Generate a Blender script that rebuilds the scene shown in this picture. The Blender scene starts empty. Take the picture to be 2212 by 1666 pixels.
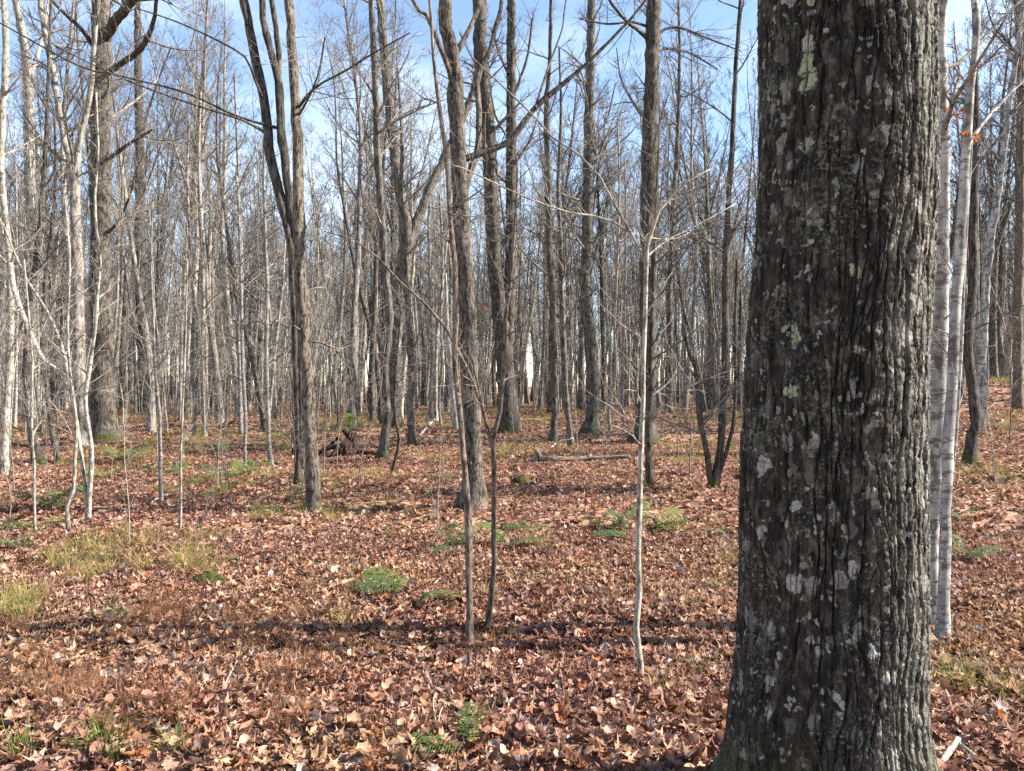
import bpy, math, random
import numpy as np
from math import radians, sin, cos, pi

# ------------------------------------------------------------------ camera, world, sun, exposure
scene = bpy.context.scene
CAM_H = 1.55
F, CX, HY = 1663.0, 1106.0, 833.0          # focal length, centre and horizon measured on the photograph (2212 px wide)
SUN_EL, SUN_AZ = 36.0, 88.5                # degrees; azimuth clockwise from +Y (view direction)
cam_data = bpy.data.cameras.new("camera")
cam = bpy.data.objects.new("camera", cam_data)
scene.collection.objects.link(cam)
cam.location = (0, 0, CAM_H)
cam.rotation_euler = (radians(90), 0, 0)
cam_data.sensor_width = 36.0
cam_data.lens = 36.0 * F / 2212.0
cam_data.clip_start, cam_data.clip_end = 0.05, 2000
scene.camera = cam

world = bpy.data.worlds.new("World"); scene.world = world; world.use_nodes = True
wn, wl = world.node_tree.nodes, world.node_tree.links
bg = wn["Background"]
sky = wn.new("ShaderNodeTexSky"); sky.sky_type = 'NISHITA'; sky.sun_disc = False
sky.sun_elevation, sky.sun_rotation = radians(SUN_EL), radians(SUN_AZ)
sky.air_density, sky.dust_density, sky.ozone_density = 1.0, 0.0, 2.2
tc = wn.new("ShaderNodeTexCoord")
mp = wn.new("ShaderNodeMapping"); mp.inputs["Scale"].default_value = (1.0, 1.0, 2.6)
cn = wn.new("ShaderNodeTexNoise"); cn.inputs["Scale"].default_value = 1.7; cn.inputs["Detail"].default_value = 6; cn.inputs["Roughness"].default_value = 0.62
cr = wn.new("ShaderNodeValToRGB"); cr.color_ramp.elements[0].position = 0.50; cr.color_ramp.elements[1].position = 0.82
cr.color_ramp.elements[0].color = (0.05, 0.05, 0.05, 1); cr.color_ramp.elements[1].color = (0.9, 0.9, 0.9, 1)
mx = wn.new("ShaderNodeMix"); mx.data_type = 'RGBA'
mx.inputs["B"].default_value = (4.6, 5.2, 5.9, 1)
wl.new(tc.outputs["Generated"], mp.inputs["Vector"]); wl.new(mp.outputs["Vector"], cn.inputs["Vector"])
wl.new(cn.outputs["Fac"], cr.inputs["Fac"]); wl.new(cr.outputs["Color"], mx.inputs["Factor"])
wl.new(sky.outputs["Color"], mx.inputs["A"]); wl.new(mx.outputs["Result"], bg.inputs["Color"])
bg.inputs["Strength"].default_value = 0.086

sun_data = bpy.data.lights.new("sun", 'SUN'); sun_data.energy = 5.0; sun_data.angle = radians(0.53); sun_data.color = (1.0, 0.93, 0.82)
sun = bpy.data.objects.new("sun", sun_data); scene.collection.objects.link(sun)
sun.rotation_euler = (radians(90 - SUN_EL), 0, radians(180 - SUN_AZ))
sun.location = (20, 0, 30)

scene.view_settings.view_transform = 'Standard'
scene.view_settings.look = 'None'
scene.view_settings.gamma = 1.0
scene.view_settings.use_curve_mapping = False
scene.view_settings.exposure = 1.82
scene.cycles.use_denoising = False
scene.cycles.max_bounces = 6
scene.cycles.diffuse_bounces = 3
scene.cycles.glossy_bounces = 2
scene.cycles.transmission_bounces = 3
scene.cycles.caustics_reflective = False
scene.cycles.caustics_refractive = False

random.seed(7)
RNG = np.random.default_rng(11)

# ------------------------------------------------------------------ noise, terrain, pixel helpers
def _hash(i, j, k, seed):
    n = (i * 374761393 + j * 668265263 + k * 2147483647 + seed * 1274126177) & 0xffffffff
    n = ((n ^ (n >> 13)) * 1274126177) & 0xffffffff
    n = ((n ^ (n >> 16)) * 2246822519) & 0xffffffff
    return ((n ^ (n >> 15)) & 0xffff) / 65535.0

def vnoise(x, y, seed=0, perx=0):
    x = np.asarray(x, float); y = np.asarray(y, float)
    xi = np.floor(x).astype(np.int64); yi = np.floor(y).astype(np.int64)
    fx, fy = x - xi, y - yi
    fx = fx * fx * fx * (fx * (fx * 6 - 15) + 10); fy = fy * fy * fy * (fy * (fy * 6 - 15) + 10)
    x1 = xi + 1
    if perx: xi = xi % perx; x1 = x1 % perx
    z = np.zeros_like(xi)
    a = _hash(xi, yi, z, seed); b = _hash(x1, yi, z, seed)
    c = _hash(xi, yi + 1, z, seed); d = _hash(x1, yi + 1, z, seed)
    return (a * (1 - fx) + b * fx) * (1 - fy) + (c * (1 - fx) + d * fx) * fy

def fbm(x, y, seed=0, octv=4, perx=0):
    s = 0.0; a = 0.5; t = 0.0
    for o in range(octv):
        s = s + a * vnoise(x * 2 ** o, y * 2 ** o, seed + o * 17, perx * 2 ** o); t += a; a *= 0.5
    return s / t

def sst(a, b, x):
    t = np.clip((x - a) / (b - a), 0, 1); return t * t * (3 - 2 * t)

def hgt(x, y):
    x = np.asarray(x, float); y = np.asarray(y, float)
    q = x / np.maximum(y, 4.0)
    slope = 0.012 * sst(-0.1, 0.25, q) + 0.062 * sst(0.28, 0.62, q)
    rise = slope * np.clip(y - 8, 0, 24) - 0.25 * slope * np.clip(y - 32, 0, 60)
    far = sst(6, 14, np.hypot(x, y))
    lump = (fbm(x / 6.0, y / 6.0, 3, 2) - 0.5) * 0.34 * (0.25 + 0.75 * far)
    small = (fbm(x / 0.9, y / 0.9, 9, 3) - 0.5) * 0.17 * (1 - 0.5 * sst(15, 40, y))
    return rise + lump + small

def P(px, py, d):
    return np.array([(px - CX) / F * d, d, CAM_H + (HY - py) / F * d])

def ground_hit(px, py):
    d = np.arange(1.6, 90, 0.02)
    gap = CAM_H + (HY - py) / F * d - hgt((px - CX) / F * d, d)
    k = np.argmax(gap <= 0)
    return float(d[k]) if gap[k] <= 0 else 45.0

def gp(px, py):
    d = ground_hit(px, py); x = (px - CX) / F * d
    return np.array([x, d, float(hgt(x, d))])

# ------------------------------------------------------------------ mesh helpers
class MB:
    """collects quads and triangles, builds one mesh"""
    def __init__(self): self.v = []; self.q = []; self.t = []; self.n = 0
    def add(self, v, q=None, t=None):
        v = np.asarray(v, float).reshape(-1, 3)
        if q is not None and len(q): self.q.append(np.asarray(q, np.int64).reshape(-1, 4) + self.n)
        if t is not None and len(t): self.t.append(np.asarray(t, np.int64).reshape(-1, 3) + self.n)
        self.v.append(v); self.n += len(v)
    def mesh(self, name, mat, origin=(0, 0, 0), smooth=True):
        v = np.concatenate(self.v) - np.asarray(origin, float)
        q = np.concatenate(self.q) if self.q else np.zeros((0, 4), np.int64)
        t = np.concatenate(self.t) if self.t else np.zeros((0, 3), np.int64)
        m = bpy.data.meshes.new(name)
        m.vertices.add(len(v)); m.vertices.foreach_set("co", v.astype(np.float32).ravel())
        nl = q.size + t.size; m.loops.add(nl)
        m.loops.foreach_set("vertex_index", np.concatenate([q.ravel(), t.ravel()]).astype(np.int32))
        m.polygons.add(len(q) + len(t))
        st = np.concatenate([np.arange(len(q)) * 4, q.size + np.arange(len(t)) * 3]).astype(np.int32)
        m.polygons.foreach_set("loop_start", st)
        if smooth: m.polygons.foreach_set("use_smooth", np.ones(len(q) + len(t), bool))
        m.materials.append(mat)
        m.update(calc_edges=True); m.validate()
        return m

def tubes(mb, pts, rad, sides, cap=True, lump=0.0):
    """pts (B,K,3), rad (B,K): B tubes at once"""
    pts = np.asarray(pts, float); rad = np.asarray(rad, float)
    if pts.ndim == 2: pts = pts[None]; rad = rad[None]
    B, K, _ = pts.shape
    if B == 0: return
    T = np.gradient(pts, axis=1)
    T /= np.linalg.norm(T, axis=2, keepdims=True) + 1e-9
    m = pts[:, -1] - pts[:, 0]; m /= np.linalg.norm(m, axis=1, keepdims=True) + 1e-9
    ref = np.where(np.abs(m[:, :1]) < 0.7, np.array([[1.0, 0, 0]]), np.array([[0, 1.0, 0]]))[:, None, :]
    N = np.cross(T, ref); N /= np.linalg.norm(N, axis=2, keepdims=True) + 1e-9
    Bn = np.cross(T, N)
    a = np.arange(sides) / sides * 2 * pi
    R = rad[:, :, None]
    if lump:
        R = R * (1 + lump * (RNG.random((B, K, sides)) - 0.5) + lump * 0.7 * np.sin(a[None, None] * 3 + RNG.random((B, 1, 1)) * 6))
    else: R = np.broadcast_to(R, (B, K, sides))
    V = pts[:, :, None, :] + R[..., None] * (np.cos(a)[None, None, :, None] * N[:, :, None, :] + np.sin(a)[None, None, :, None] * Bn[:, :, None, :])
    base = np.arange(B)[:, None, None] * K * sides
    k = np.arange(K - 1)[None, :, None] * sides
    s = np.arange(sides)[None, None, :]; s2 = (s + 1) % sides
    q = np.stack([base + k + s, base + k + s2, base + k + sides + s2, base + k + sides + s], -1).reshape(-1, 4)
    q = q[:, ::-1]
    t = None
    if cap and sides >= 4:
        b2 = np.arange(B)[:, None] * K * sides + (K - 1) * sides
        s = np.arange(1, sides - 1)[None, :]
        t = np.stack([b2 + 0 * s, b2 + s + 1, b2 + s], -1).reshape(-1, 3)
    mb.add(V.reshape(-1, 3), q, t)

def spline(pts, n):
    """Catmull-Rom resample of an (m,c) array to n rows"""
    p = np.asarray(pts, float)
    if len(p) == 2: p = np.array([p[0], p[0] * .67 + p[1] * .33, p[0] * .33 + p[1] * .67, p[1]])
    e = np.vstack([2 * p[0] - p[1], p, 2 * p[-1] - p[-2]])
    L = np.concatenate([[0], np.cumsum(np.linalg.norm(np.diff(p[:, :3], axis=0), axis=1))]); L /= L[-1]
    u = np.linspace(0, 1, n); i = np.clip(np.searchsorted(L, u, 'right') - 1, 0, len(p) - 2)
    t = ((u - L[i]) / np.maximum(L[i + 1] - L[i], 1e-9))[:, None]
    a, b, c, d = e[i], e[i + 1], e[i + 2], e[i + 3]
    return 0.5 * ((2 * b) + (-a + c) * t + (2 * a - 5 * b + 4 * c - d) * t * t + (-a + 3 * b - 3 * c + d) * t ** 3)

def grow(pp, pr, n, t0, t1, ang, length, rfac, rmin, K, jit, up, rng=RNG, flat=0.0):
    """n children on each parent polyline; returns child polylines and radii"""
    B, Kp, _ = pp.shape
    if B == 0 or n == 0: return np.zeros((0, K, 3)), np.zeros((0, K))
    M = B * n
    idx = np.repeat(np.arange(B), n)
    t = t0 + (t1 - t0) * rng.random(M)
    f = t * (Kp - 1); i = np.clip(f.astype(int), 0, Kp - 2); fr = (f - i)[:, None]
    p0 = pp[idx, i] * (1 - fr) + pp[idx, i + 1] * fr
    r0 = pr[idx, i] * (1 - fr[:, 0]) + pr[idx, i + 1] * fr[:, 0]
    T = pp[idx, i + 1] - pp[idx, i]; T /= np.linalg.norm(T, axis=1, keepdims=True) + 1e-9
    rnd = rng.normal(size=(M, 3)); rnd[:, 2] *= (1 - flat)
    side = rnd - (rnd * T).sum(1, keepdims=True) * T; side /= np.linalg.norm(side, axis=1, keepdims=True) + 1e-9
    an = np.radians(ang * (0.7 + 0.6 * rng.random(M)))[:, None]
    D = T * np.cos(an) + side * np.sin(an)
    Lp = np.linalg.norm(np.diff(pp, axis=1), axis=2).sum(1)[idx]
    L = (length * Lp if length > 0 else -length * np.ones(M)) * (0.45 + 0.85 * rng.random(M)) * (1.15 - 0.75 * t)
    out = np.zeros((M, K, 3)); out[:, 0] = p0
    for k in range(1, K):
        D = D + rng.normal(size=(M, 3)) * jit; D[:, 2] += up
        D /= np.linalg.norm(D, axis=1, keepdims=True) + 1e-9
        out[:, k] = out[:, k - 1] + D * (L / (K - 1))[:, None]
    rs = np.maximum(np.minimum(r0 * rfac, L * 0.022 + rmin), rmin)
    rr = np.maximum(rs[:, None] * np.linspace(1, 0.25, K)[None], rmin * 0.6)
    return out, rr

def obj(name, mesh, parent=None, loc=(0, 0, 0)):
    o = bpy.data.objects.new(name, mesh); scene.collection.objects.link(o)
    o.location = loc
    if parent is not None: o.parent = parent
    return o
def tag(o, label, cat, group=None):
    o["label"] = label; o["category"] = cat
    if group: o["group"] = group
    return o
def thing(name, label, cat, loc, group=None):
    o = bpy.data.objects.new(name, None); scene.collection.objects.link(o); o.location = loc
    o.empty_display_size = 0.2
    return tag(o, label, cat, group)

# ------------------------------------------------------------------ materials
def new_mat(name):
    m = bpy.data.materials.new(name); m.use_nodes = True
    nt = m.node_tree; b = nt.nodes["Principled BSDF"]
    b.inputs["Specular IOR Level"].default_value = 0.25
    return m, nt.nodes, nt.links, b
def noise_node(n, l, vec, scale, detail=4, rough=0.55, dist=0.0):
    t = n.new("ShaderNodeTexNoise"); t.inputs["Scale"].default_value = scale; t.inputs["Detail"].default_value = detail
    t.inputs["Roughness"].default_value = rough; t.inputs["Distortion"].default_value = dist
    if vec is not None: l.new(vec, t.inputs["Vector"])
    return t
def ramp(n, l, fac, stops, interp='LINEAR'):
    r = n.new("ShaderNodeValToRGB"); r.color_ramp.interpolation = interp
    e = r.color_ramp.elements
    while len(e) < len(stops): e.new(0.5)
    for k, (p, c) in enumerate(stops):
        e[k].position = p; e[k].color = (*c, 1) if len(c) == 3 else c
    if fac is not None: l.new(fac, r.inputs["Fac"])
    return r
def mixc(n, l, fac, a, b, mode='MIX'):
    m = n.new("ShaderNodeMix"); m.data_type = 'RGBA'; m.blend_type = mode
    if isinstance(fac, float): m.inputs["Factor"].default_value = fac
    else: l.new(fac, m.inputs["Factor"])
    for s, v in (("A", a), ("B", b)):
        if isinstance(v, tuple): m.inputs[s].default_value = (*v, 1)
        else: l.new(v, m.inputs[s])
    return m.outputs["Result"]
def math_node(n, l, op, a, b=None, clamp=False):
    m = n.new("ShaderNodeMath"); m.operation = op; m.use_clamp = clamp
    for k, v in enumerate((a, b)):
        if v is None: continue
        if isinstance(v, (int, float)): m.inputs[k].default_value = v
        else: l.new(v, m.inputs[k])
    return m.outputs[0]
def mapping(n, l, vec, scale):
    m = n.new("ShaderNodeMapping"); m.inputs["Scale"].default_value = scale; l.new(vec, m.inputs["Vector"]); return m.outputs["Vector"]

def bark_mat(name, dark, light, sx=26.0, sz=4.0, bump=0.6, moss=0.0, tint=0.25, lichen=0.5):
    m, n, l, b = new_mat(name)
    co = n.new("ShaderNodeTexCoord").outputs["Object"]
    v = mapping(n, l, co, (sx, sx, sz))
    n1 = noise_node(n, l, v, 1.0, 5, 0.65, 0.3)
    n2 = noise_node(n, l, mapping(n, l, co, (8, 8, 5)), 1.0, 5, 0.7)
    r = ramp(n, l, n1.outputs["Fac"], [(0.43, dark), (0.54, light)])
    pale = tuple(min(0.7, c * 1.5 + 0.05) for c in light)
    lm = ramp(n, l, n2.outputs["Fac"], [(0.53, (0, 0, 0)), (0.60, (lichen, lichen, lichen))])
    c = mixc(n, l, lm.outputs["Color"], r.outputs["Color"], pale)
    oi = n.new("ShaderNodeObjectInfo").outputs["Random"]
    rt = ramp(n, l, oi, [(0.0, (1 - tint, 1 - tint, 1 - tint * 0.9)), (0.5, (1.0, 0.97, 0.93)), (1.0, (1 + tint, 1 + tint * 0.9, 1 + tint * 0.75))])
    c = mixc(n, l, 1.0, c, rt.outputs["Color"], 'MULTIPLY')
    if moss:
        z = n.new("ShaderNodeSeparateXYZ"); l.new(co, z.inputs[0])
        zz = math_node(n, l, 'MULTIPLY_ADD', z.outputs[2], -1.0 / moss)
        zz.node.inputs[2].default_value = 0.75
        nm = noise_node(n, l, co, 7, 4)
        f = math_node(n, l, 'MULTIPLY', math_node(n, l, 'ADD', zz, math_node(n, l, 'SUBTRACT', nm.outputs["Fac"], 0.5)), 2.2, True)
        c = mixc(n, l, f, c, (0.060, 0.062, 0.020))
    l.new(c, b.inputs["Base Color"]); b.inputs["Roughness"].default_value = 0.9
    if bump:
        bp = n.new("ShaderNodeBump"); bp.inputs["Strength"].default_value = bump; bp.inputs["Distance"].default_value = 0.05
        l.new(n1.outputs["Fac"], bp.inputs["Height"]); l.new(bp.outputs["Normal"], b.inputs["Normal"])
    return m

def birch_mat(name, white=(0.43, 0.41, 0.375)):
    m, n, l, b = new_mat(name)
    co = n.new("ShaderNodeTexCoord").outputs["Object"]
    n1 = noise_node(n, l, mapping(n, l, co, (9, 9, 26)), 1.0, 4, 0.75)
    n2 = noise_node(n, l, mapping(n, l, co, (16, 16, 5)), 1.0, 4, 0.6)
    r1 = ramp(n, l, n1.outputs["Fac"], [(0.525, (0, 0, 0)), (0.575, (0.85, 0.85, 0.85))])
    r2 = ramp(n, l, n2.outputs["Fac"], [(0.42, tuple(c * 0.5 for c in white)), (0.58, white)])
    n3 = noise_node(n, l, mapping(n, l, co, (9, 9, 5)), 1.0, 5, 0.7)
    r3 = ramp(n, l, n3.outputs["Fac"], [(0.53, (0, 0, 0)), (0.585, (0.8, 0.8, 0.8))])
    c = mixc(n, l, r1.outputs["Color"], r2.outputs["Color"], (0.10, 0.08, 0.07))
    c = mixc(n, l, r3.outputs["Color"], c, (0.07, 0.055, 0.05))
    l.new(c, b.inputs["Base Color"]); b.inputs["Roughness"].default_value = 0.75
    bp = n.new("ShaderNodeBump"); bp.inputs["Strength"].default_value = 0.3; bp.inputs["Distance"].default_value = 0.01
    l.new(n1.outputs["Fac"], bp.inputs["Height"]); l.new(bp.outputs["Normal"], b.inputs["Normal"])
    return m

M = {}
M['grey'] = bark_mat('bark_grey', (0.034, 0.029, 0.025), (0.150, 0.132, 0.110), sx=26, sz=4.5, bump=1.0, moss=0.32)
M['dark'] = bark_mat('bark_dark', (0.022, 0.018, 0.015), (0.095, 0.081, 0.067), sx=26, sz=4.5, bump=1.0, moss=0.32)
M['scaly'] = bark_mat('bark_scaly', (0.026, 0.021, 0.017), (0.165, 0.138, 0.110), sx=42, sz=11, bump=1.0, moss=0.0)
M['slim'] = bark_mat('bark_slim', (0.075, 0.066, 0.057), (0.25, 0.225, 0.195), sx=16, sz=3, bump=0.6, tint=0.4)
M['pale'] = bark_mat('bark_pale', (0.12, 0.107, 0.091), (0.31, 0.285, 0.245), sx=30, sz=14, bump=0.25, tint=0.2, lichen=0.5)
M['brown'] = bark_mat('bark_brown', (0.050, 0.037, 0.029), (0.155, 0.120, 0.094), sx=60, sz=14, bump=0.4, tint=0.15)
M['twig'] = bark_mat('bark_twig', (0.082, 0.071, 0.062), (0.20, 0.177, 0.154), sx=20, sz=20, bump=0, tint=0.35)
M['twigpale'] = bark_mat('bark_twig_pale', (0.12, 0.10, 0.085), (0.26, 0.23, 0.195), sx=20, sz=20, bump=0, tint=0.2)
M['birch'] = birch_mat('bark_birch')
M['greybirch'] = birch_mat('bark_grey_birch', (0.27, 0.26, 0.24))
M['snag'] = bark_mat('bark_snag', (0.15, 0.145, 0.14), (0.36, 0.345, 0.32), sx=30, sz=2.5, bump=0.5)
M['rotten'] = bark_mat('rotten_wood', (0.011, 0.007, 0.006), (0.055, 0.030, 0.021), sx=16, sz=5, bump=1.0, lichen=0.05)
M['log'] = bark_mat('log_bark', (0.06, 0.045, 0.035), (0.19, 0.155, 0.12), sx=8, sz=30, bump=0.6)
M['stick'] = bark_mat('stick_pale', (0.22, 0.195, 0.165), (0.45, 0.42, 0.37), sx=20, sz=20, bump=0.3)

def leaf_mat(name, stops, trans=0.28, patchy=True):
    m, n, l, b = new_mat(name)
    oi = n.new("ShaderNodeObjectInfo")
    r = ramp(n, l, oi.outputs["Random"], stops, 'CONSTANT')
    geo = n.new("ShaderNodeNewGeometry")
    co = n.new("ShaderNodeTexCoord").outputs["Object"]
    n1 = noise_node(n, l, co, 26, 3)
    v1 = ramp(n, l, n1.outputs["Fac"], [(0.3, (0.66, 0.65, 0.67)), (0.7, (1.14, 1.13, 1.17))])
    c = mixc(n, l, 1.0, r.outputs["Color"], v1.outputs["Color"], 'MULTIPLY')
    if patchy:
        n2 = noise_node(n, l, oi.outputs["Location"], 0.35, 4)
        v2 = ramp(n, l, n2.outputs["Fac"], [(0.38, (1.02, 0.94, 0.83)), (0.54, (0.92, 0.765, 0.79)), (0.68, (0.79, 0.62, 0.63))])
        c = mixc(n, l, 1.0, c, v2.outputs["Color"], 'MULTIPLY')
    l.new(c, b.inputs["Base Color"]); b.inputs["Roughness"].default_value = 0.62; b.inputs["Specular IOR Level"].default_value = 0.35
    tr = n.new("ShaderNodeBsdfTranslucent"); l.new(c, tr.inputs["Color"])
    ms = n.new("ShaderNodeMixShader"); ms.inputs["Fac"].default_value = trans
    out = n["Material Output"]
    l.new(b.outputs[0], ms.inputs[1]); l.new(tr.outputs[0], ms.inputs[2]); l.new(ms.outputs[0], out.inputs["Surface"])
    return m
LEAFC = [(0.00, (0.285, 0.168, 0.102)), (0.14, (0.43, 0.285, 0.18)), (0.27, (0.185, 0.102, 0.066)), (0.35, (0.35, 0.205, 0.132)),
         (0.48, (0.50, 0.355, 0.225)), (0.58, (0.12, 0.072, 0.052)), (0.64, (0.35, 0.25, 0.185)), (0.74, (0.26, 0.125, 0.066)),
         (0.81, (0.45, 0.31, 0.215)), (0.89, (0.58, 0.45, 0.31)), (0.935, (0.39, 0.36, 0.33)), (0.98, (0.42, 0.18, 0.07))]
M['leaf'] = leaf_mat('leaf_dry', LEAFC)
M['orange_leaf'] = leaf_mat('leaf_orange', [(0, (0.33, 0.12, 0.035)), (0.5, (0.26, 0.085, 0.025))], 0.4, False)
GRASSC = [(0, (0.30, 0.25, 0.07)), (0.3, (0.20, 0.21, 0.05)), (0.55, (0.40, 0.31, 0.12)), (0.8, (0.26, 0.25, 0.06))]
M['grass'] = leaf_mat('grass_blade', GRASSC, 0.35, False)
M['green_grass'] = leaf_mat('grass_green', [(0, (0.20, 0.25, 0.045)), (0.5, (0.15, 0.22, 0.04))], 0.35, False)
M['fern'] = leaf_mat('fern_green', [(0, (0.085, 0.15, 0.035)), (0.35, (0.12, 0.19, 0.04)), (0.6, (0.06, 0.12, 0.036)), (0.85, (0.17, 0.18, 0.045))], 0.3, False)
M['weed'] = leaf_mat('dry_weed', [(0, (0.30, 0.135, 0.062)), (0.4, (0.25, 0.118, 0.056)), (0.7, (0.36, 0.19, 0.09))], 0.3, False)

def moss_mat():
    m, n, l, b = new_mat('moss')
    co = n.new("ShaderNodeTexCoord").outputs["Object"]
    n1 = noise_node(n, l, co, 30, 5)
    r = ramp(n, l, n1.outputs["Fac"], [(0.35, (0.016, 0.022, 0.007)), (0.65, (0.085, 0.085, 0.02))])
    l.new(r.outputs["Color"], b.inputs["Base Color"]); b.inputs["Roughness"].default_value = 1.0
    bp = n.new("ShaderNodeBump"); bp.inputs["Strength"].default_value = 1.0; bp.inputs["Distance"].default_value = 0.02
    l.new(noise_node(n, l, co, 90, 3).outputs["Fac"], bp.inputs["Height"]); l.new(bp.outputs["Normal"], b.inputs["Normal"])
    return m
M['moss'] = moss_mat()

def ground_mat():
    m, n, l, b = new_mat('forest_floor')
    co = n.new("ShaderNodeTexCoord").outputs["Object"]
    v = n.new("ShaderNodeTexVoronoi"); v.inputs["Scale"].default_value = 11.0; v.inputs["Randomness"].default_value = 1.0
    wob = noise_node(n, l, co, 6, 3)
    add = n.new("ShaderNodeVectorMath"); add.operation = 'MULTIPLY_ADD'
    l.new(wob.outputs["Color"], add.inputs[0]); add.inputs[1].default_value = (0.25, 0.25, 0.25); l.new(co, add.inputs[2])
    l.new(add.outputs[0], v.inputs["Vector"])
    sp = n.new("ShaderNodeSeparateColor"); l.new(v.outputs["Color"], sp.inputs[0])
    r = ramp(n, l, sp.outputs[0], [(0.0, (0.12, 0.065, 0.04)), (0.3, (0.25, 0.135, 0.08)), (0.55, (0.33, 0.19, 0.12)), (0.75, (0.17, 0.09, 0.055)), (0.9, (0.42, 0.27, 0.17))], 'CONSTANT')
    n2 = noise_node(n, l, co, 0.22, 4)
    g = ramp(n, l, n2.outputs["Fac"], [(0.52, (0, 0, 0)), (0.66, (0.55, 0.55, 0.55))])
    sy = n.new("ShaderNodeSeparateXYZ"); l.new(co, sy.inputs[0])
    far = math_node(n, l, 'MULTIPLY', math_node(n, l, 'SUBTRACT', sy.outputs[1], 18.0), 0.06, True)
    gf = math_node(n, l, 'MULTIPLY', g.outputs["Color"], far)
    c = mixc(n, l, gf, r.outputs["Color"], (0.26, 0.23, 0.075))
    l.new(c, b.inputs["Base Color"]); b.inputs["Roughness"].default_value = 0.95
    bp = n.new("ShaderNodeBump"); bp.inputs["Strength"].default_value = 0.8; bp.inputs["Distance"].default_value = 0.06
    l.new(sp.outputs[1], bp.inputs["Height"]); l.new(bp.outputs["Normal"], b.inputs["Normal"])
    return m
M['ground'] = ground_mat()

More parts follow.
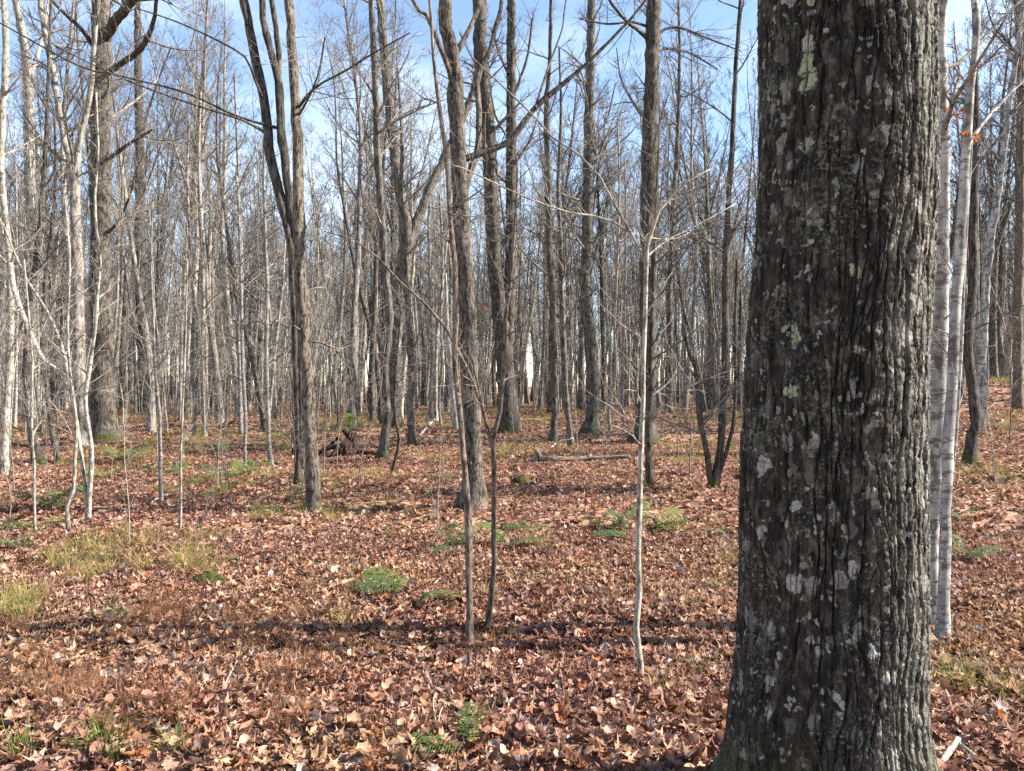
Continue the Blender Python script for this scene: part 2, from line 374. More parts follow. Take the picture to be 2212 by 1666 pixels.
def big_bark_mat():
    m, n, l, b = new_mat('bark_foreground')
    co = n.new("ShaderNodeTexCoord").outputs["Object"]
    at = n.new("ShaderNodeAttribute"); at.attribute_name = "ridge"
    n1 = noise_node(n, l, mapping(n, l, co, (34, 34, 13)), 1.0, 6, 0.72)
    base = ramp(n, l, n1.outputs["Fac"], [(0.40, (0.011, 0.009, 0.0075)), (0.5, (0.024, 0.020, 0.016)), (0.62, (0.095, 0.082, 0.067))])
    n5 = noise_node(n, l, mapping(n, l, co, (7, 7, 3)), 1.0, 3)
    red = ramp(n, l, n5.outputs["Fac"], [(0.55, (0, 0, 0)), (0.7, (0.6, 0.6, 0.6))])
    c = mixc(n, l, red.outputs["Color"], base.outputs["Color"], (0.050, 0.029, 0.021))
    # grey crust lichen, in patches
    wob = noise_node(n, l, co, 16, 4)
    add = n.new("ShaderNodeVectorMath"); add.operation = 'MULTIPLY_ADD'
    l.new(wob.outputs["Color"], add.inputs[0]); add.inputs[1].default_value = (0.10, 0.10, 0.12); l.new(co, add.inputs[2])
    def spots(scale, thr, stretch, prob, seed):
        mpn = n.new("ShaderNodeMapping"); mpn.inputs["Scale"].default_value = (1, 1, stretch); mpn.inputs["Location"].default_value = (seed, seed * 2, 0)
        l.new(add.outputs[0], mpn.inputs["Vector"])
        vo = n.new("ShaderNodeTexVoronoi"); vo.inputs["Scale"].default_value = scale; l.new(mpn.outputs["Vector"], vo.inputs["Vector"])
        s = n.new("ShaderNodeSeparateColor"); l.new(vo.outputs["Color"], s.inputs[0])
        inside = math_node(n, l, 'MULTIPLY', math_node(n, l, 'SUBTRACT', thr, vo.outputs["Distance"]), 10.0, True)
        on = math_node(n, l, 'LESS_THAN', s.outputs[0], prob)
        return math_node(n, l, 'MULTIPLY', inside, on), s
    top = math_node(n, l, 'MULTIPLY_ADD', at.outputs["Fac"], 1.6); top.node.inputs[2].default_value = -0.45; top.node.use_clamp = True
    f1, s1 = spots(18.0, 0.50, 0.7, 0.27, 0.0)
    lc = ramp(n, l, s1.outputs[1], [(0, (0.22, 0.207, 0.187)), (0.35, (0.11, 0.102, 0.09)), (0.7, (0.38, 0.365, 0.335)), (0.94, (0.33, 0.36, 0.24))], 'CONSTANT')
    brk = ramp(n, l, noise_node(n, l, co, 120, 4, 0.8).outputs["Fac"], [(0.40, (0.45, 0.45, 0.45)), (0.54, (1, 1, 1))])
    top = math_node(n, l, 'MULTIPLY', top, brk.outputs["Color"])
    c = mixc(n, l, math_node(n, l, 'MULTIPLY', f1, top), c, lc.outputs["Color"])
    f2, s2 = spots(40.0, 0.46, 0.8, 0.22, 3.3)
    lc2 = ramp(n, l, s2.outputs[1], [(0, (0.22, 0.21, 0.19)), (0.6, (0.32, 0.31, 0.28)), (0.9, (0.30, 0.34, 0.22))], 'CONSTANT')
    c = mixc(n, l, math_node(n, l, 'MULTIPLY', f2, top), c, lc2.outputs["Color"])
    # leafy grey-green lichen, speckled clumps
    n3 = noise_node(n, l, co, 4.5, 3); n4 = noise_node(n, l, co, 75, 4, 0.75)
    k1 = ramp(n, l, n3.outputs["Fac"], [(0.50, (0, 0, 0)), (0.62, (1, 1, 1))])
    k2 = ramp(n, l, n4.outputs["Fac"], [(0.52, (0, 0, 0)), (0.60, (0.85, 0.85, 0.85))])
    kk = math_node(n, l, 'MULTIPLY', k1.outputs["Color"], k2.outputs["Color"])
    c = mixc(n, l, kk, c, (0.17, 0.172, 0.142))
    # pale lichen crust kept to the sun-facing side, also painting in its sunlit brightness
    aw = n.new("ShaderNodeAttribute"); aw.attribute_name = "sun_side"
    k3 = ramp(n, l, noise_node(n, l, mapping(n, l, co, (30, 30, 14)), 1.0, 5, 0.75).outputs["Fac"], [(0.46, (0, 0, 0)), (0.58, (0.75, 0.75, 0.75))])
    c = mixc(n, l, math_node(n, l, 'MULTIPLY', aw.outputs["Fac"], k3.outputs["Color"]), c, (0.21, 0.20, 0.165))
    # moss low on the trunk
    z = n.new("ShaderNodeSeparateXYZ"); l.new(co, z.inputs[0])
    zz = math_node(n, l, 'MULTIPLY_ADD', z.outputs[2], -2.0); zz.node.inputs[2].default_value = 0.95
    f = math_node(n, l, 'MULTIPLY', math_node(n, l, 'ADD', zz, math_node(n, l, 'SUBTRACT', noise_node(n, l, co, 14, 5, 0.7).outputs["Fac"], 0.62)), 1.6, True)
    c = mixc(n, l, math_node(n, l, 'MULTIPLY', f, 0.6), c, (0.075, 0.07, 0.02))
    l.new(c, b.inputs["Base Color"]); b.inputs["Roughness"].default_value = 0.88
    bp = n.new("ShaderNodeBump"); bp.inputs["Strength"].default_value = 0.9; bp.inputs["Distance"].default_value = 0.012
    h = math_node(n, l, 'ADD', n1.outputs["Fac"], math_node(n, l, 'MULTIPLY', n4.outputs["Fac"], 0.6))
    l.new(h, bp.inputs["Height"]); l.new(bp.outputs["Normal"], b.inputs["Normal"])
    return m
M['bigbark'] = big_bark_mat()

# ------------------------------------------------------------------ ground: one sheet, fine near, coarse far
def build_ground():
    ys = np.concatenate([np.arange(-12, 1.5, 0.9), np.arange(1.5, 14, 0.09), np.arange(14, 40, 0.3), np.arange(40, 130, 2.0), np.array([150, 200, 300, 500, 800, 1300.0])])
    u = np.concatenate([np.linspace(-1, -0.0, 120, endpoint=False), np.linspace(0, 1, 121)])
    Y, Uu = np.meshgrid(ys, u, indexing='ij')
    W = np.maximum(1.05 * Y, 12.0)
    X = Uu * W
    Z = hgt(X, Y)
    fade = sst(130, 400, Y); Z = Z * (1 - fade)
    ny, nx = X.shape
    idx = np.arange(ny * nx).reshape(ny, nx)
    q = np.stack([idx[:-1, :-1], idx[:-1, 1:], idx[1:, 1:], idx[1:, :-1]], -1).reshape(-1, 4)
    mb = MB(); mb.add(np.stack([X, Y, Z], -1), q)
    o = obj('ground', mb.mesh('ground', M['ground']))
    o["kind"] = "structure"
    return o
ground = build_ground()

# ------------------------------------------------------------------ the foreground trunk with furrowed bark
def build_big_trunk():
    Dh = 2.97
    left = [(-400, 1652), (0, 1645), (300, 1642), (560, 1630), (800, 1612), (1000, 1600), (1250, 1598), (1400, 1590), (1530, 1574), (1666, 1562), (1740, 1530), (1800, 1490)]
    right = [(-400, 2020), (0, 2020), (400, 2022), (600, 2011), (800, 2005), (950, 2000), (1150, 1998), (1350, 2000), (1530, 2001), (1666, 2030), (1740, 2075), (1800, 2130)]
    zc = np.concatenate([np.linspace(-0.12, 3.35, 640), np.linspace(3.45, 15.5, 40)])
    depth = Dh * cos(radians(22.4))
    yp = np.clip(HY - (zc - CAM_H) * F / depth, -400, 1800)
    lx = np.interp(yp, *zip(*left)); rx = np.interp(yp, *zip(*right))
    ker = np.ones(41) / 41
    sm = lambda a: np.convolve(np.pad(a, 20, 'edge'), ker, 'valid')
    lx, rx = sm(lx), sm(rx)
    a1, a2 = np.arctan((lx - CX) / F), np.arctan((rx - CX) / F)
    phi = (a1 + a2) / 2; R = Dh * np.sin((a2 - a1) / 2)
    cx, cy = Dh * np.sin(phi), Dh * np.cos(phi)
    up = np.clip((zc - 3.35) / 12.0, 0, 1); R = R * (1 - 0.55 * up)
    base_x, base_y = float(cx[20]), float(cy[20]); bz = float(hgt(base_x, base_y))
    NT = 520
    t = np.linspace(0, 2 * pi, NT, endpoint=False)
    face = math.atan2(-base_y, -base_x)                 # direction to the camera
    th = face + t - 0.45 * np.sin(t)                    # denser on the seen side
    TH, Z = np.meshgrid(th, zc)
    S = (TH / (2 * pi)) % 1.0
    # braided furrows: iso-lines of a stretched, warped noise
    wx = (fbm(S * 24, Z * 6.0, 51, 3, 24) - 0.5); wz = fbm(S * 12, Z * 3, 57, 2, 12) - 0.5
    PER = 40
    sunny = 0.5 + 0.5 * np.cos(TH - 0.05)               # the side toward the sun is more deeply ridged
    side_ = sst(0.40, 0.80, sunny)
    ph1 = S * 46 + 3.4 * (fbm(S * 7, Z * 1.1, 61, 2, 7) - 0.5) + 1.3 * (fbm(S * 23, Z * 4.0, 62, 2, 23) - 0.5) + 0.35 * (vnoise(S * 60, Z * 14, 63, 60) - 0.5)
    ph2 = S * 78 + 3.0 * (fbm(S * 11, Z * 1.9, 64, 2, 11) - 0.5) + 1.6 * (fbm(S * 31, Z * 6.0, 65, 2, 31) - 0.5)
    v1 = sst(0.04, 0.50, np.abs(np.sin(pi * ph1))); v2 = sst(0.02, 0.45, np.abs(np.sin(pi * ph2)))
    gate1 = sst(0.30, 0.52, vnoise(S * 46, Z * 2.4, 66, 46)) * (0.55 + 0.45 * side_) + 0.45 * side_
    gate2 = sst(0.35, 0.60, vnoise(S * 40, Z * 3.2, 67, 40)) * (1 - 0.4 * side_)
    pid = np.floor(ph1).astype(np.int64) % 46
    uu = Z * 3.4 + 13.7 * _hash(pid, pid * 0, pid * 0, 5) + 0.9 * (vnoise(S * 92, Z * 11, 69, 92) - 0.5)
    fu = uu - np.floor(uu); br = sst(0.0, 0.05, np.minimum(fu, 1 - fu))
    plate_h = _hash(pid, np.floor(uu).astype(np.int64), pid * 0, 8) - 0.5
    fur = 1 - np.clip((1 - v1) * np.clip(gate1, 0, 1) + 0.45 * (1 - v2) * gate2, 0, 1)
    n3 = vnoise(S * 70 + wx * 2.4, Z * 19.0 + wx * 1.5, 71, 70)
    crack = sst(0.0, 0.10, np.abs(n3 - 0.5))
    rough = fbm(S * 110, Z * 42, 83, 3, 110) - 0.5
    fine = fbm(S * 420, Z * 190, 91, 2, 420) - 0.5
    plates = fbm(S * 46, Z * 9, 77, 2, 46) - 0.5
    disp = -(0.030 + 0.024 * side_) * (1 - fur) - 0.006 * (1 - crack) * fur - 0.006 * (1 - br) * fur + 0.006 * plate_h * v1 * br + 0.007 * rough * (0.5 + 0.5 * fur) + 0.006 * fine + 0.007 * plates * fur
    low = np.exp(-np.clip(Z - bz, 0, None) / 0.22)
    butt = low * 0.05 * np.maximum(0, np.cos(TH * 5 + 0.8))
    big = (fbm(S * 4, Z * 0.9, 101, 2, 4) - 0.5) * 0.035
    RR = R[:, None] + disp + butt + big + 0.008
    X = cx[:, None] + RR * np.cos(TH); Y = cy[:, None] + RR * np.sin(TH)
    nz = len(zc); idx = np.arange(nz * NT).reshape(nz, NT); nxt = np.roll(idx, -1, axis=1)
    q = np.stack([idx[:-1], nxt[:-1], nxt[1:], idx[1:]], -1).reshape(-1, 4)
    mb = MB(); mb.add(np.stack([X, Y, Z], -1), q)
    root = thing('oak_tree', 'thick foreground trunk with deeply furrowed dark bark and grey lichen patches', 'tree', (base_x, base_y, bz))
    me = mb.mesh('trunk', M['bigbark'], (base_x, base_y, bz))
    a = me.attributes.new("ridge", 'FLOAT', 'POINT')
    a.data.foreach_set("value", (fur * (0.6 + 0.4 * crack)).astype(np.float32).ravel())
    aw = me.attributes.new("sun_side", 'FLOAT', 'POINT')  # mask of the crust colour that paints the sunlit side paler
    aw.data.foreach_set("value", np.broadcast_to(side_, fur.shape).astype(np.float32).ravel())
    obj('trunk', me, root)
    tp = np.stack([cx, cy, zc], -1)[None, 640:]; tr = R[None, 640:]
    b1, r1 = grow(tp, tr, 16, 0.25, 1.0, 60, -4.5, 0.4, 0.02, 8, 0.12, 0.05)
    b2, r2 = grow(b1, r1, 7, 0.2, 1.0, 45, 0.5, 0.5, 0.006, 6, 0.14, 0.03)
    b3, r3 = grow(b2, r2, 5, 0.15, 1.0, 40, 0.5, 0.5, 0.003, 5, 0.15, 0.03)
    mb = MB(); tubes(mb, b1, r1, 7); tubes(mb, b2, r2, 4); tubes(mb, b3, r3, 3)
    obj('crown', mb.mesh('crown', M['twig'], (base_x, base_y, bz)), root)
build_big_trunk()

# ------------------------------------------------------------------ traced trees
KEEP = []      # ground spots occupied by a placed tree
def px_line(pts, d0, drift=0.0):
    """[(x,y,w)] on the photograph at depth d0 (drifting in depth along the line) -> rows x,y,z,r"""
    n = len(pts); out = []
    for k, (x, y, w) in enumerate(pts):
        d = d0 + drift * (k / max(1, n - 1))
        p = P(x, y, d); out.append([*p, 0.5 * w / F * d])
    return np.array(out)

def make_tree(name, label, pts, limbs=(), mat='grey', twig='twig', height=16.0, n1=18, n2=6, n3=4, blen=-2.6, up=0.06, ang=55,
              t0=0.35, flare=0.45, group=None, sides=12, depth=None, lean=None, cat='tree', lean_back=0.0, stems=(), rng_seed=0, tw=1.0, twig_t0=0.1, sub=True, limb_twigs=5):
    rng = np.random.default_rng(1000 + rng_seed + int(pts[0][0]))
    d = depth or ground_hit(pts[0][0], pts[0][1])
    x0 = (pts[0][0] - CX) / F * d; z0 = float(hgt(x0, d)); base = np.array([x0, d, z0]); KEEP.append((x0, d))
    root = thing(name, label, cat, base, group)
    allp, allr = [], []
    def stem(pts, partname, drift, first):
        rows = px_line(pts, d, drift)
        if first:
            rows[0, :3] = base; r0 = rows[0, 3]
            rows = np.vstack([[base[0], base[1], z0 - 0.12, r0], rows])
        # continue above the frame to the full height
        top = rows[-1]; prev = rows[-2]
        if height and top[2] < z0 + height - 0.5 and pts[-1][1] < 40:
            dirn = (top[:3] - prev[:3]); dirn /= np.linalg.norm(dirn); dirn[2] = max(dirn[2], 0.55)
            rest = z0 + height - top[2]; ext = []
            p = top[:3].copy()
            for k in range(1, 5):
                dirn = dirn + rng.normal(size=3) * 0.10 + np.array([0, 0, 0.08]); dirn /= np.linalg.norm(dirn)
                p = p + dirn * rest / 4; ext.append([*p, max(top[3] * (1 - k / 4.3), 0.006)])
            rows = np.vstack([rows, ext])
        L = np.linalg.norm(np.diff(rows[:, :3], axis=0), axis=1).sum()
        n = int(np.clip(L / 0.18, 10, 90))
        s = spline(rows, n)
        s[:, :2] += rng.normal(size=(n, 2)) * np.minimum(s[:, 3:4] * 0.10, 0.012)
        r = np.maximum(s[:, 3], 0.0022) * (1 + 0.16 * (rng.random(n) < 0.16) + 0.05 * rng.random(n))
        if first and flare:
            h = np.clip(s[:, 2] - z0, 0, None); r = r * (1 + flare * np.exp(-h / (2.2 * rows[1, 3] + 0.02)))
        mb = MB(); tubes(mb, s[:, :3], r, sides if r[0] > 0.02 else 8, lump=0.10 if r[0] > 0.04 else 0.06)
        po = obj(partname, mb.mesh(partname, M[mat], base), root)
        return s[:, :3], r, po
    tp, tr, _ = stem(pts, 'trunk', lean_back, True)
    mains = [(tp, tr, n1, t0, root)]
    for k, lp in enumerate(list(stems) + list(limbs)):
        s, r, po = stem(lp, 'stem' if k < len(stems) else 'limb', rng.uniform(-0.12, 0.12) * d * (0.25 if k < len(stems) else 1), False)
        mains.append((s, r, limb_twigs if k >= len(stems) else max(4, n1 // 2), 0.2 if k >= len(stems) else t0, po))
    for s, r, nn, tt, par in mains:
        if nn <= 0: continue
        mb = MB()
        pp = s[None]; pr = r[None]
        b1, r1 = grow(pp, pr, int(nn * 1.8), tt, 1.0, ang, blen, 0.45, 0.0035 * tw, 7, 0.13, up, rng)
        if r[0] > 0.05 and par is root:
            sb, sr = grow(pp, pr, 9, 0.04, 0.6, 70, -0.28, 0.16, 0.006, 3, 0.2, 0.0, rng); tubes(mb, sb, sr, 5)
        b2, r2 = grow(b1, r1, n2 + 3, twig_t0, 1.0, 45, 0.45, 0.55, 0.0024 * tw, 5, 0.15, up * 0.6, rng)
        if par is not root:
            b3, r3 = grow(b2, r2, n3 + 1, 0.15, 1.0, 42, 0.5, 0.6, 0.0018 * tw, 4, 0.16, up * 0.5, rng)
            m2, m3 = len(b2) // len(b1), len(b3) // len(b1)
            for i in range(len(b1)):
                mb = MB(); tubes(mb, b1[i:i + 1], r1[i:i + 1], 5); tubes(mb, b2[i * m2:(i + 1) * m2], r2[i * m2:(i + 1) * m2], 3); tubes(mb, b3[i * m3:(i + 1) * m3], r3[i * m3:(i + 1) * m3], 3)
                obj('side_branch', mb.mesh('side_branch', M[twig], base), par)
            continue
        tubes(mb, b1, r1, 5); tubes(mb, b2, r2, 3)
        if n3:
            b3, r3 = grow(b2, r2, n3 + 1, 0.15, 1.0, 42, 0.5, 0.6, 0.0018 * tw, 4, 0.16, up * 0.5, rng)
            tubes(mb, b3, r3, 3)
        obj('crown', mb.mesh('crown', M[twig], base), root)
    return root, base

# main trunks, from near to far (coordinates are where they stand in the photograph)
make_tree('maple_tree', 'grey scaly trunk with flared roots and long limb sweeping right, brown sapling crossing it',
    [(1017, 1100, 46), (1021, 1050, 38), (1021, 991, 37), (1018, 890, 36), (1013, 789, 36), (1011, 688, 35), (1001, 553, 34), (998, 472, 34), (991, 337, 32), (984, 236, 31), (984, 169, 30), (970, 84, 29), (964, 0, 27)],
    limbs=[[(998, 436, 15), (1014, 381, 14), (1031, 324, 13), (1035, 236, 12), (1031, 169, 11), (1055, 118, 10), (1072, 51, 9), (1085, -10, 8)],
           [(996, 346, 16), (1020, 338, 14), (1055, 327, 13), (1105, 300, 12), (1156, 233, 11), (1207, 189, 9), (1274, 132, 7), (1341, 64, 6), (1399, -5, 5)],
           [(986, 196, 11), (964, 135, 11), (940, 78, 10), (923, 34, 9), (886, -10, 8)],
           [(986, 115, 12), (1010, 70, 10), (1024, 40, 9), (1038, -10, 9)],
           [(1156, 233, 6), (1170, 190, 5), (1190, 130, 4), (1215, 60, 3), (1225, -10, 3)]],
    mat='scaly', n1=12, blen=-1.6, n2=5, n3=3, t0=0.45, sides=18, flare=0.75)
make_tree('maple_tree', 'slim straight trunk with pale flaking bark standing beside the dark twin stems',
    [(676, 1098, 27), (674, 1030, 26), (671, 950, 26), (662, 800, 25), (655, 680, 25), (648, 560, 24), (646, 506, 23), (644, 371, 22), (641, 270, 21), (634, 169, 20), (628, 80, 18), (624, 0, 17)],
    limbs=[[(646, 232, 6), (665, 205, 6), (691, 182, 5), (743, 155, 5), (802, 118, 4), (886, 71, 3)],
           [(645, 250, 5), (672, 200, 4), (690, 150, 3.5), (702, 80, 3)],
           [(662, 737, 5), (700, 742, 4), (730, 762, 3.5), (752, 790, 2.5), (760, 830, 2)]],
    mat='scaly', n1=10, n2=5, n3=3, blen=-1.5, t0=0.4, sides=16, flare=0.3)
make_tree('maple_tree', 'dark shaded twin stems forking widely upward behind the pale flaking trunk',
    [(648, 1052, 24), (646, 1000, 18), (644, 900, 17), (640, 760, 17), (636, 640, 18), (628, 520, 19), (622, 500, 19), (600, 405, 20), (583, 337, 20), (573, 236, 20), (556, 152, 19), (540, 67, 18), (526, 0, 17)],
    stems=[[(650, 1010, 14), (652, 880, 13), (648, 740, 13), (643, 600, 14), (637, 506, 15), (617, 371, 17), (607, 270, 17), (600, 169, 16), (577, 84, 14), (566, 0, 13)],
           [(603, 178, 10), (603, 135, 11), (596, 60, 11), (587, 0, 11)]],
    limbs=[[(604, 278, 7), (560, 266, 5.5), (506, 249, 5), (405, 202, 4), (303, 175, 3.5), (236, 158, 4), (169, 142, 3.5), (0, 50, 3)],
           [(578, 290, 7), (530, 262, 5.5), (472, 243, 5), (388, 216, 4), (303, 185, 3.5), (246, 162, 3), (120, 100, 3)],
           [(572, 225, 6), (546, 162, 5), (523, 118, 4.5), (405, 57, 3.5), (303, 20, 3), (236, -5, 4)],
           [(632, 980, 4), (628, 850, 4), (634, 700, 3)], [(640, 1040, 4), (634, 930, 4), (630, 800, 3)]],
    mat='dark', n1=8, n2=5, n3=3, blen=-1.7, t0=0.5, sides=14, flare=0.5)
make_tree('young_tree', 'brown thin sapling crossing in front of the grey scaly trunk, small knots on bark',
    [(1013, 1398, 17), (1014, 1330, 14), (1013, 1280, 14), (1011, 1113, 14), (997, 941, 12), (983, 806, 12), (984, 722, 11), (982, 553, 11), (970, 472, 10), (967, 371, 9), (950, 236, 8), (937, 135, 7), (928, 0, 6)],
    limbs=[[(972, 470, 4), (990, 452, 4), (998, 480, 3)]], mat='brown', height=6, n1=9, n2=4, n3=2, blen=-0.7, t0=0.4, flare=0.25, sides=12, tw=0.6, up=0.1)
make_tree('young_tree', 'brown forked sapling, one stem leaning across toward the pale flaking trunk',
    [(1053, 1367, 13), (1062, 1293, 12), (1067, 1205, 11), (1067, 1104, 11), (1068, 1000, 11), (1063, 962, 11), (1078, 907, 9), (1089, 789, 9), (1092, 688, 8), (1105, 587, 7), (1112, 480, 6), (1118, 380, 4), (1112, 300, 3)],
    limbs=[[(1063, 966, 9), (1048, 907, 8), (1040, 867, 8), (1028, 840, 7), (997, 772, 7), (977, 728, 7), (930, 668, 6), (869, 614, 5), (812, 553, 4), (770, 520, 2.5), (700, 500, 2)],
           [(1052, 935, 5), (1044, 890, 5), (1025, 800, 4), (1010, 740, 3)]],
    mat='brown', height=0, n1=9, n2=4, n3=2, blen=-0.6, t0=0.5, flare=0.25, sides=12, tw=0.55, up=0.05)
make_tree('young_tree', 'whitish crooked sapling with a bent foot and wide spreading pale branches',
    [(1382, 1472, 14), (1384, 1440, 13), (1385, 1407, 13), (1374, 1372, 13), (1374, 1340, 13), (1379, 1306, 13), (1384, 1242, 13), (1378, 1205, 12), (1380, 1104, 11), (1385, 957, 11), (1389, 857, 10), (1390, 755, 10), (1395, 654, 9), (1394, 556, 9), (1406, 506, 7), (1422, 462, 6), (1432, 435, 5), (1478, 395, 4), (1550, 357, 2.5)],
    limbs=[[(1394, 560, 7), (1362, 502, 6), (1325, 438, 5), (1274, 351, 4.5), (1207, 310, 4), (1139, 236, 3.5), (1055, 158, 3), (1014, 118, 2.5)],
           [(1362, 502, 5), (1301, 469, 4.5), (1240, 462, 4), (1139, 428, 3.5), (1038, 381, 3), (984, 357, 2.5), (954, 351, 2)],
           [(1396, 556, 4), (1440, 520, 3.5), (1500, 490, 3), (1590, 440, 2)]],
    mat='pale', twig='twigpale', height=0, n1=8, n2=4, n3=2, blen=-0.55, t0=0.35, flare=0.15, sides=14, tw=0.5, up=0.04)
make_tree('birch_tree', 'white birch stem half hidden behind the thick furrowed trunk, darker bark patches',
    [(2008, 1366, 34), (2006, 1250, 32), (2009, 1150, 32), (2016, 1000, 32), (2024, 800, 31), (2030, 600, 30), (2034, 400, 28), (2034, 200, 25), (2036, 0, 23)],
    mat='birch', n1=3, n2=2, n3=2, blen=-1.2, t0=0.35, flare=0.2, height=9, sides=16, tw=0.7)
make_tree('birch_tree', 'slender white birch forking high up, last orange leaves at its fork',
    [(2033, 1388, 25), (2036, 1300, 23), (2042, 1150, 22), (2046, 1000, 21), (2056, 800, 21), (2068, 600, 20), (2080, 450, 19), (2087, 320, 18), (2095, 200, 15), (2106, 0, 13)],
    limbs=[[(2086, 325, 9), (2120, 270, 8), (2160, 225, 7), (2205, 180, 6), (2290, 110, 4)],
           [(2050, 1060, 8), (2064, 950, 8), (2076, 750, 8), (2082, 600, 7), (2092, 430, 5), (2100, 300, 4)]],
    mat='birch', n1=4, n2=2, n3=2, blen=-1.1, t0=0.4, flare=0.15, height=9, sides=16, tw=0.7)
make_tree('maple_tree', 'dark multi-stemmed tree, stems spreading from one foot near the thick trunk',
    [(1541, 1058, 22), (1548, 1020, 16), (1553, 991, 15), (1563, 856, 15), (1567, 722, 14), (1568, 553, 13), (1580, 337, 11), (1590, 135, 9), (1600, 0, 8)],
    stems=[[(1537, 1050, 14), (1526, 980, 12), (1513, 907, 11), (1506, 806, 10), (1488, 760, 8), (1476, 700, 5)],
           [(1548, 1040, 9), (1570, 974, 9), (1587, 890, 8), (1588, 722, 7), (1592, 560, 5)]],
    mat='dark', n1=12, n2=5, n3=3, blen=-1.6, t0=0.3, height=11, flare=0.5, tw=0.9)
make_tree('young_tree', 'thin dark pole leaning against the broad trunk with mossy flared foot',
    [(1402, 1052, 15), (1401, 957, 13), (1404, 850, 12), (1408, 700, 11), (1412, 560, 9), (1418, 420, 6), (1424, 300, 4)],
    mat='dark', height=0, n1=12, n2=5, n3=2, blen=-1.2, t0=0.25, flare=0.3, tw=0.8)
make_tree('maple_tree', 'broad straight trunk with mossy flared foot behind the whitish crooked sapling',
    [(1392, 955, 52), (1394, 925, 38), (1398, 880, 34), (1400, 800, 33), (1400, 690, 33), (1401, 553, 33), (1402, 506, 32), (1402, 337, 31), (1409, 169, 30), (1412, 0, 28)],
    limbs=[[(1404, 88, 10), (1380, 66, 8), (1358, 50, 7), (1330, 20, 6), (1310, -15, 5)],
           [(1414, 80, 7), (1440, 62, 6), (1470, 60, 5), (1520, 80, 4), (1600, 110, 2.5)],
           [(1412, 120, 6), (1440, 105, 5), (1490, 115, 4), (1550, 150, 3)],
           [(1404, 60, 6), (1365, 48, 5), (1310, 52, 4), (1250, 40, 3)]],
    mat='dark', n1=14, n2=5, n3=3, blen=-2.2, t0=0.35, flare=0.4, sides=16)
make_tree('maple_tree', 'mossy-footed trunk bending beside the rotten stump',
    [(826, 995, 24), (831, 960, 19), (836, 890, 18), (831, 789, 18), (842, 688, 18), (832, 587, 17), (825, 472, 16), (815, 337, 15), (812, 202, 14), (807, 101, 13), (803, 0, 12)],
    limbs=[[(814, 300, 5), (850, 262, 4), (886, 240, 3), (930, 225, 2.5)], [(812, 215, 5), (780, 160, 4), (745, 90, 3)]],
    mat='grey', n1=14, n2=5, n3=3, blen=-1.8, t0=0.3, flare=0.4)
make_tree('maple_tree', 'stout mossy trunk splitting into a wide Y of two thick limbs',
    [(846, 922, 36), (850, 880, 28), (852, 800, 27), (858, 700, 28), (870, 590, 30), (880, 512, 31), (868, 430, 22), (860, 380, 21), (846, 270, 20), (832, 135, 18), (822, 0, 16)],
    stems=[[(882, 525, 20), (903, 472, 20), (937, 388, 19), (970, 320, 17), (1014, 219, 15), (1028, 169, 14), (1038, 80, 12), (1048, 0, 11)]],
    mat='grey', n1=14, n2=5, n3=3, blen=-2.4, t0=0.5, flare=0.4, sides=14)
make_tree('young_tree', 'slim trunk, dark on one side, standing just right of the mossy-footed bending tree',
    [(889, 964, 19), (887, 930, 15), (886, 857, 14), (888, 789, 14), (880, 654, 13), (872, 560, 11), (866, 430, 9), (868, 300, 7), (860, 150, 5)],
    mat='grey', n1=14, n2=5, n3=3, blen=-1.7, t0=0.25, height=10, flare=0.2)
make_tree('young_tree', 'dark wavy thin stem with swollen foot in front of the slim trunk',
    [(846, 1032, 9), (856, 985, 7), (862, 945, 7), (852, 890, 6), (855, 800, 5), (862, 720, 4), (868, 650, 3)],
    mat='dark', n1=8, n2=4, n3=2, blen=-0.9, t0=0.3, height=0, flare=0.4, tw=0.7)
make_tree('maple_tree', 'dark double trunk with mossy base, two tall stems rising side by side',
    [(1100, 933, 42), (1099, 905, 36), (1097, 880, 35), (1091, 789, 36), (1082, 690, 33), (1072, 600, 31), (1068, 553, 30), (1058, 337, 29), (1048, 202, 28), (1038, 101, 27), (1035, 0, 25)],
    stems=[[(1094, 790, 24), (1100, 690, 24), (1104, 553, 23), (1105, 337, 22), (1105, 169, 20), (1105, 0, 17)]],
    limbs=[[(1108, 210, 7), (1122, 175, 6), (1140, 120, 5), (1150, 40, 4)], [(1098, 160, 6), (1080, 120, 5), (1060, 60, 4)]],
    mat='dark', n1=18, n2=6, n3=3, blen=-2.4, t0=0.4, flare=0.35, sides=14)
make_tree('maple_tree', 'straight narrow trunk beside the curved pale stick, branches starting high',
    [(1195, 958, 17), (1197, 920, 14), (1198, 856, 14), (1196, 722, 14), (1193, 620, 14), (1188, 553, 13), (1183, 337, 12), (1180, 236, 10), (1188, 120, 8), (1190, 0, 6)],
    mat='dark', n1=16, n2=5, n3=3, blen=-1.8, t0=0.35, height=13, flare=0.15)
make_tree('young_tree', 'tapering wavy trunk rooted at the raised end of the curved pale stick',
    [(1234, 970, 15), (1230, 920, 12), (1223, 856, 12), (1217, 722, 11), (1213, 620, 11), (1212, 553, 10), (1206, 400, 8), (1212, 250, 6), (1208, 100, 4)],
    mat='grey', n1=14, n2=5, n3=3, blen=-1.7, t0=0.3, height=11, flare=0.2)
make_tree('maple_tree', 'lit grey trunk with spreading mossy roots and straight tall stem',
    [(1277, 938, 34), (1279, 905, 25), (1281, 823, 24), (1274, 722, 24), (1262, 600, 23), (1268, 553, 23), (1271, 337, 21), (1274, 169, 19), (1277, 0, 16)],
    limbs=[[(1277, 300, 5), (1310, 260, 4), (1330, 180, 3)]],
    mat='grey', n1=20, n2=6, n3=3, blen=-2.2, t0=0.35, flare=0.65, sides=14)
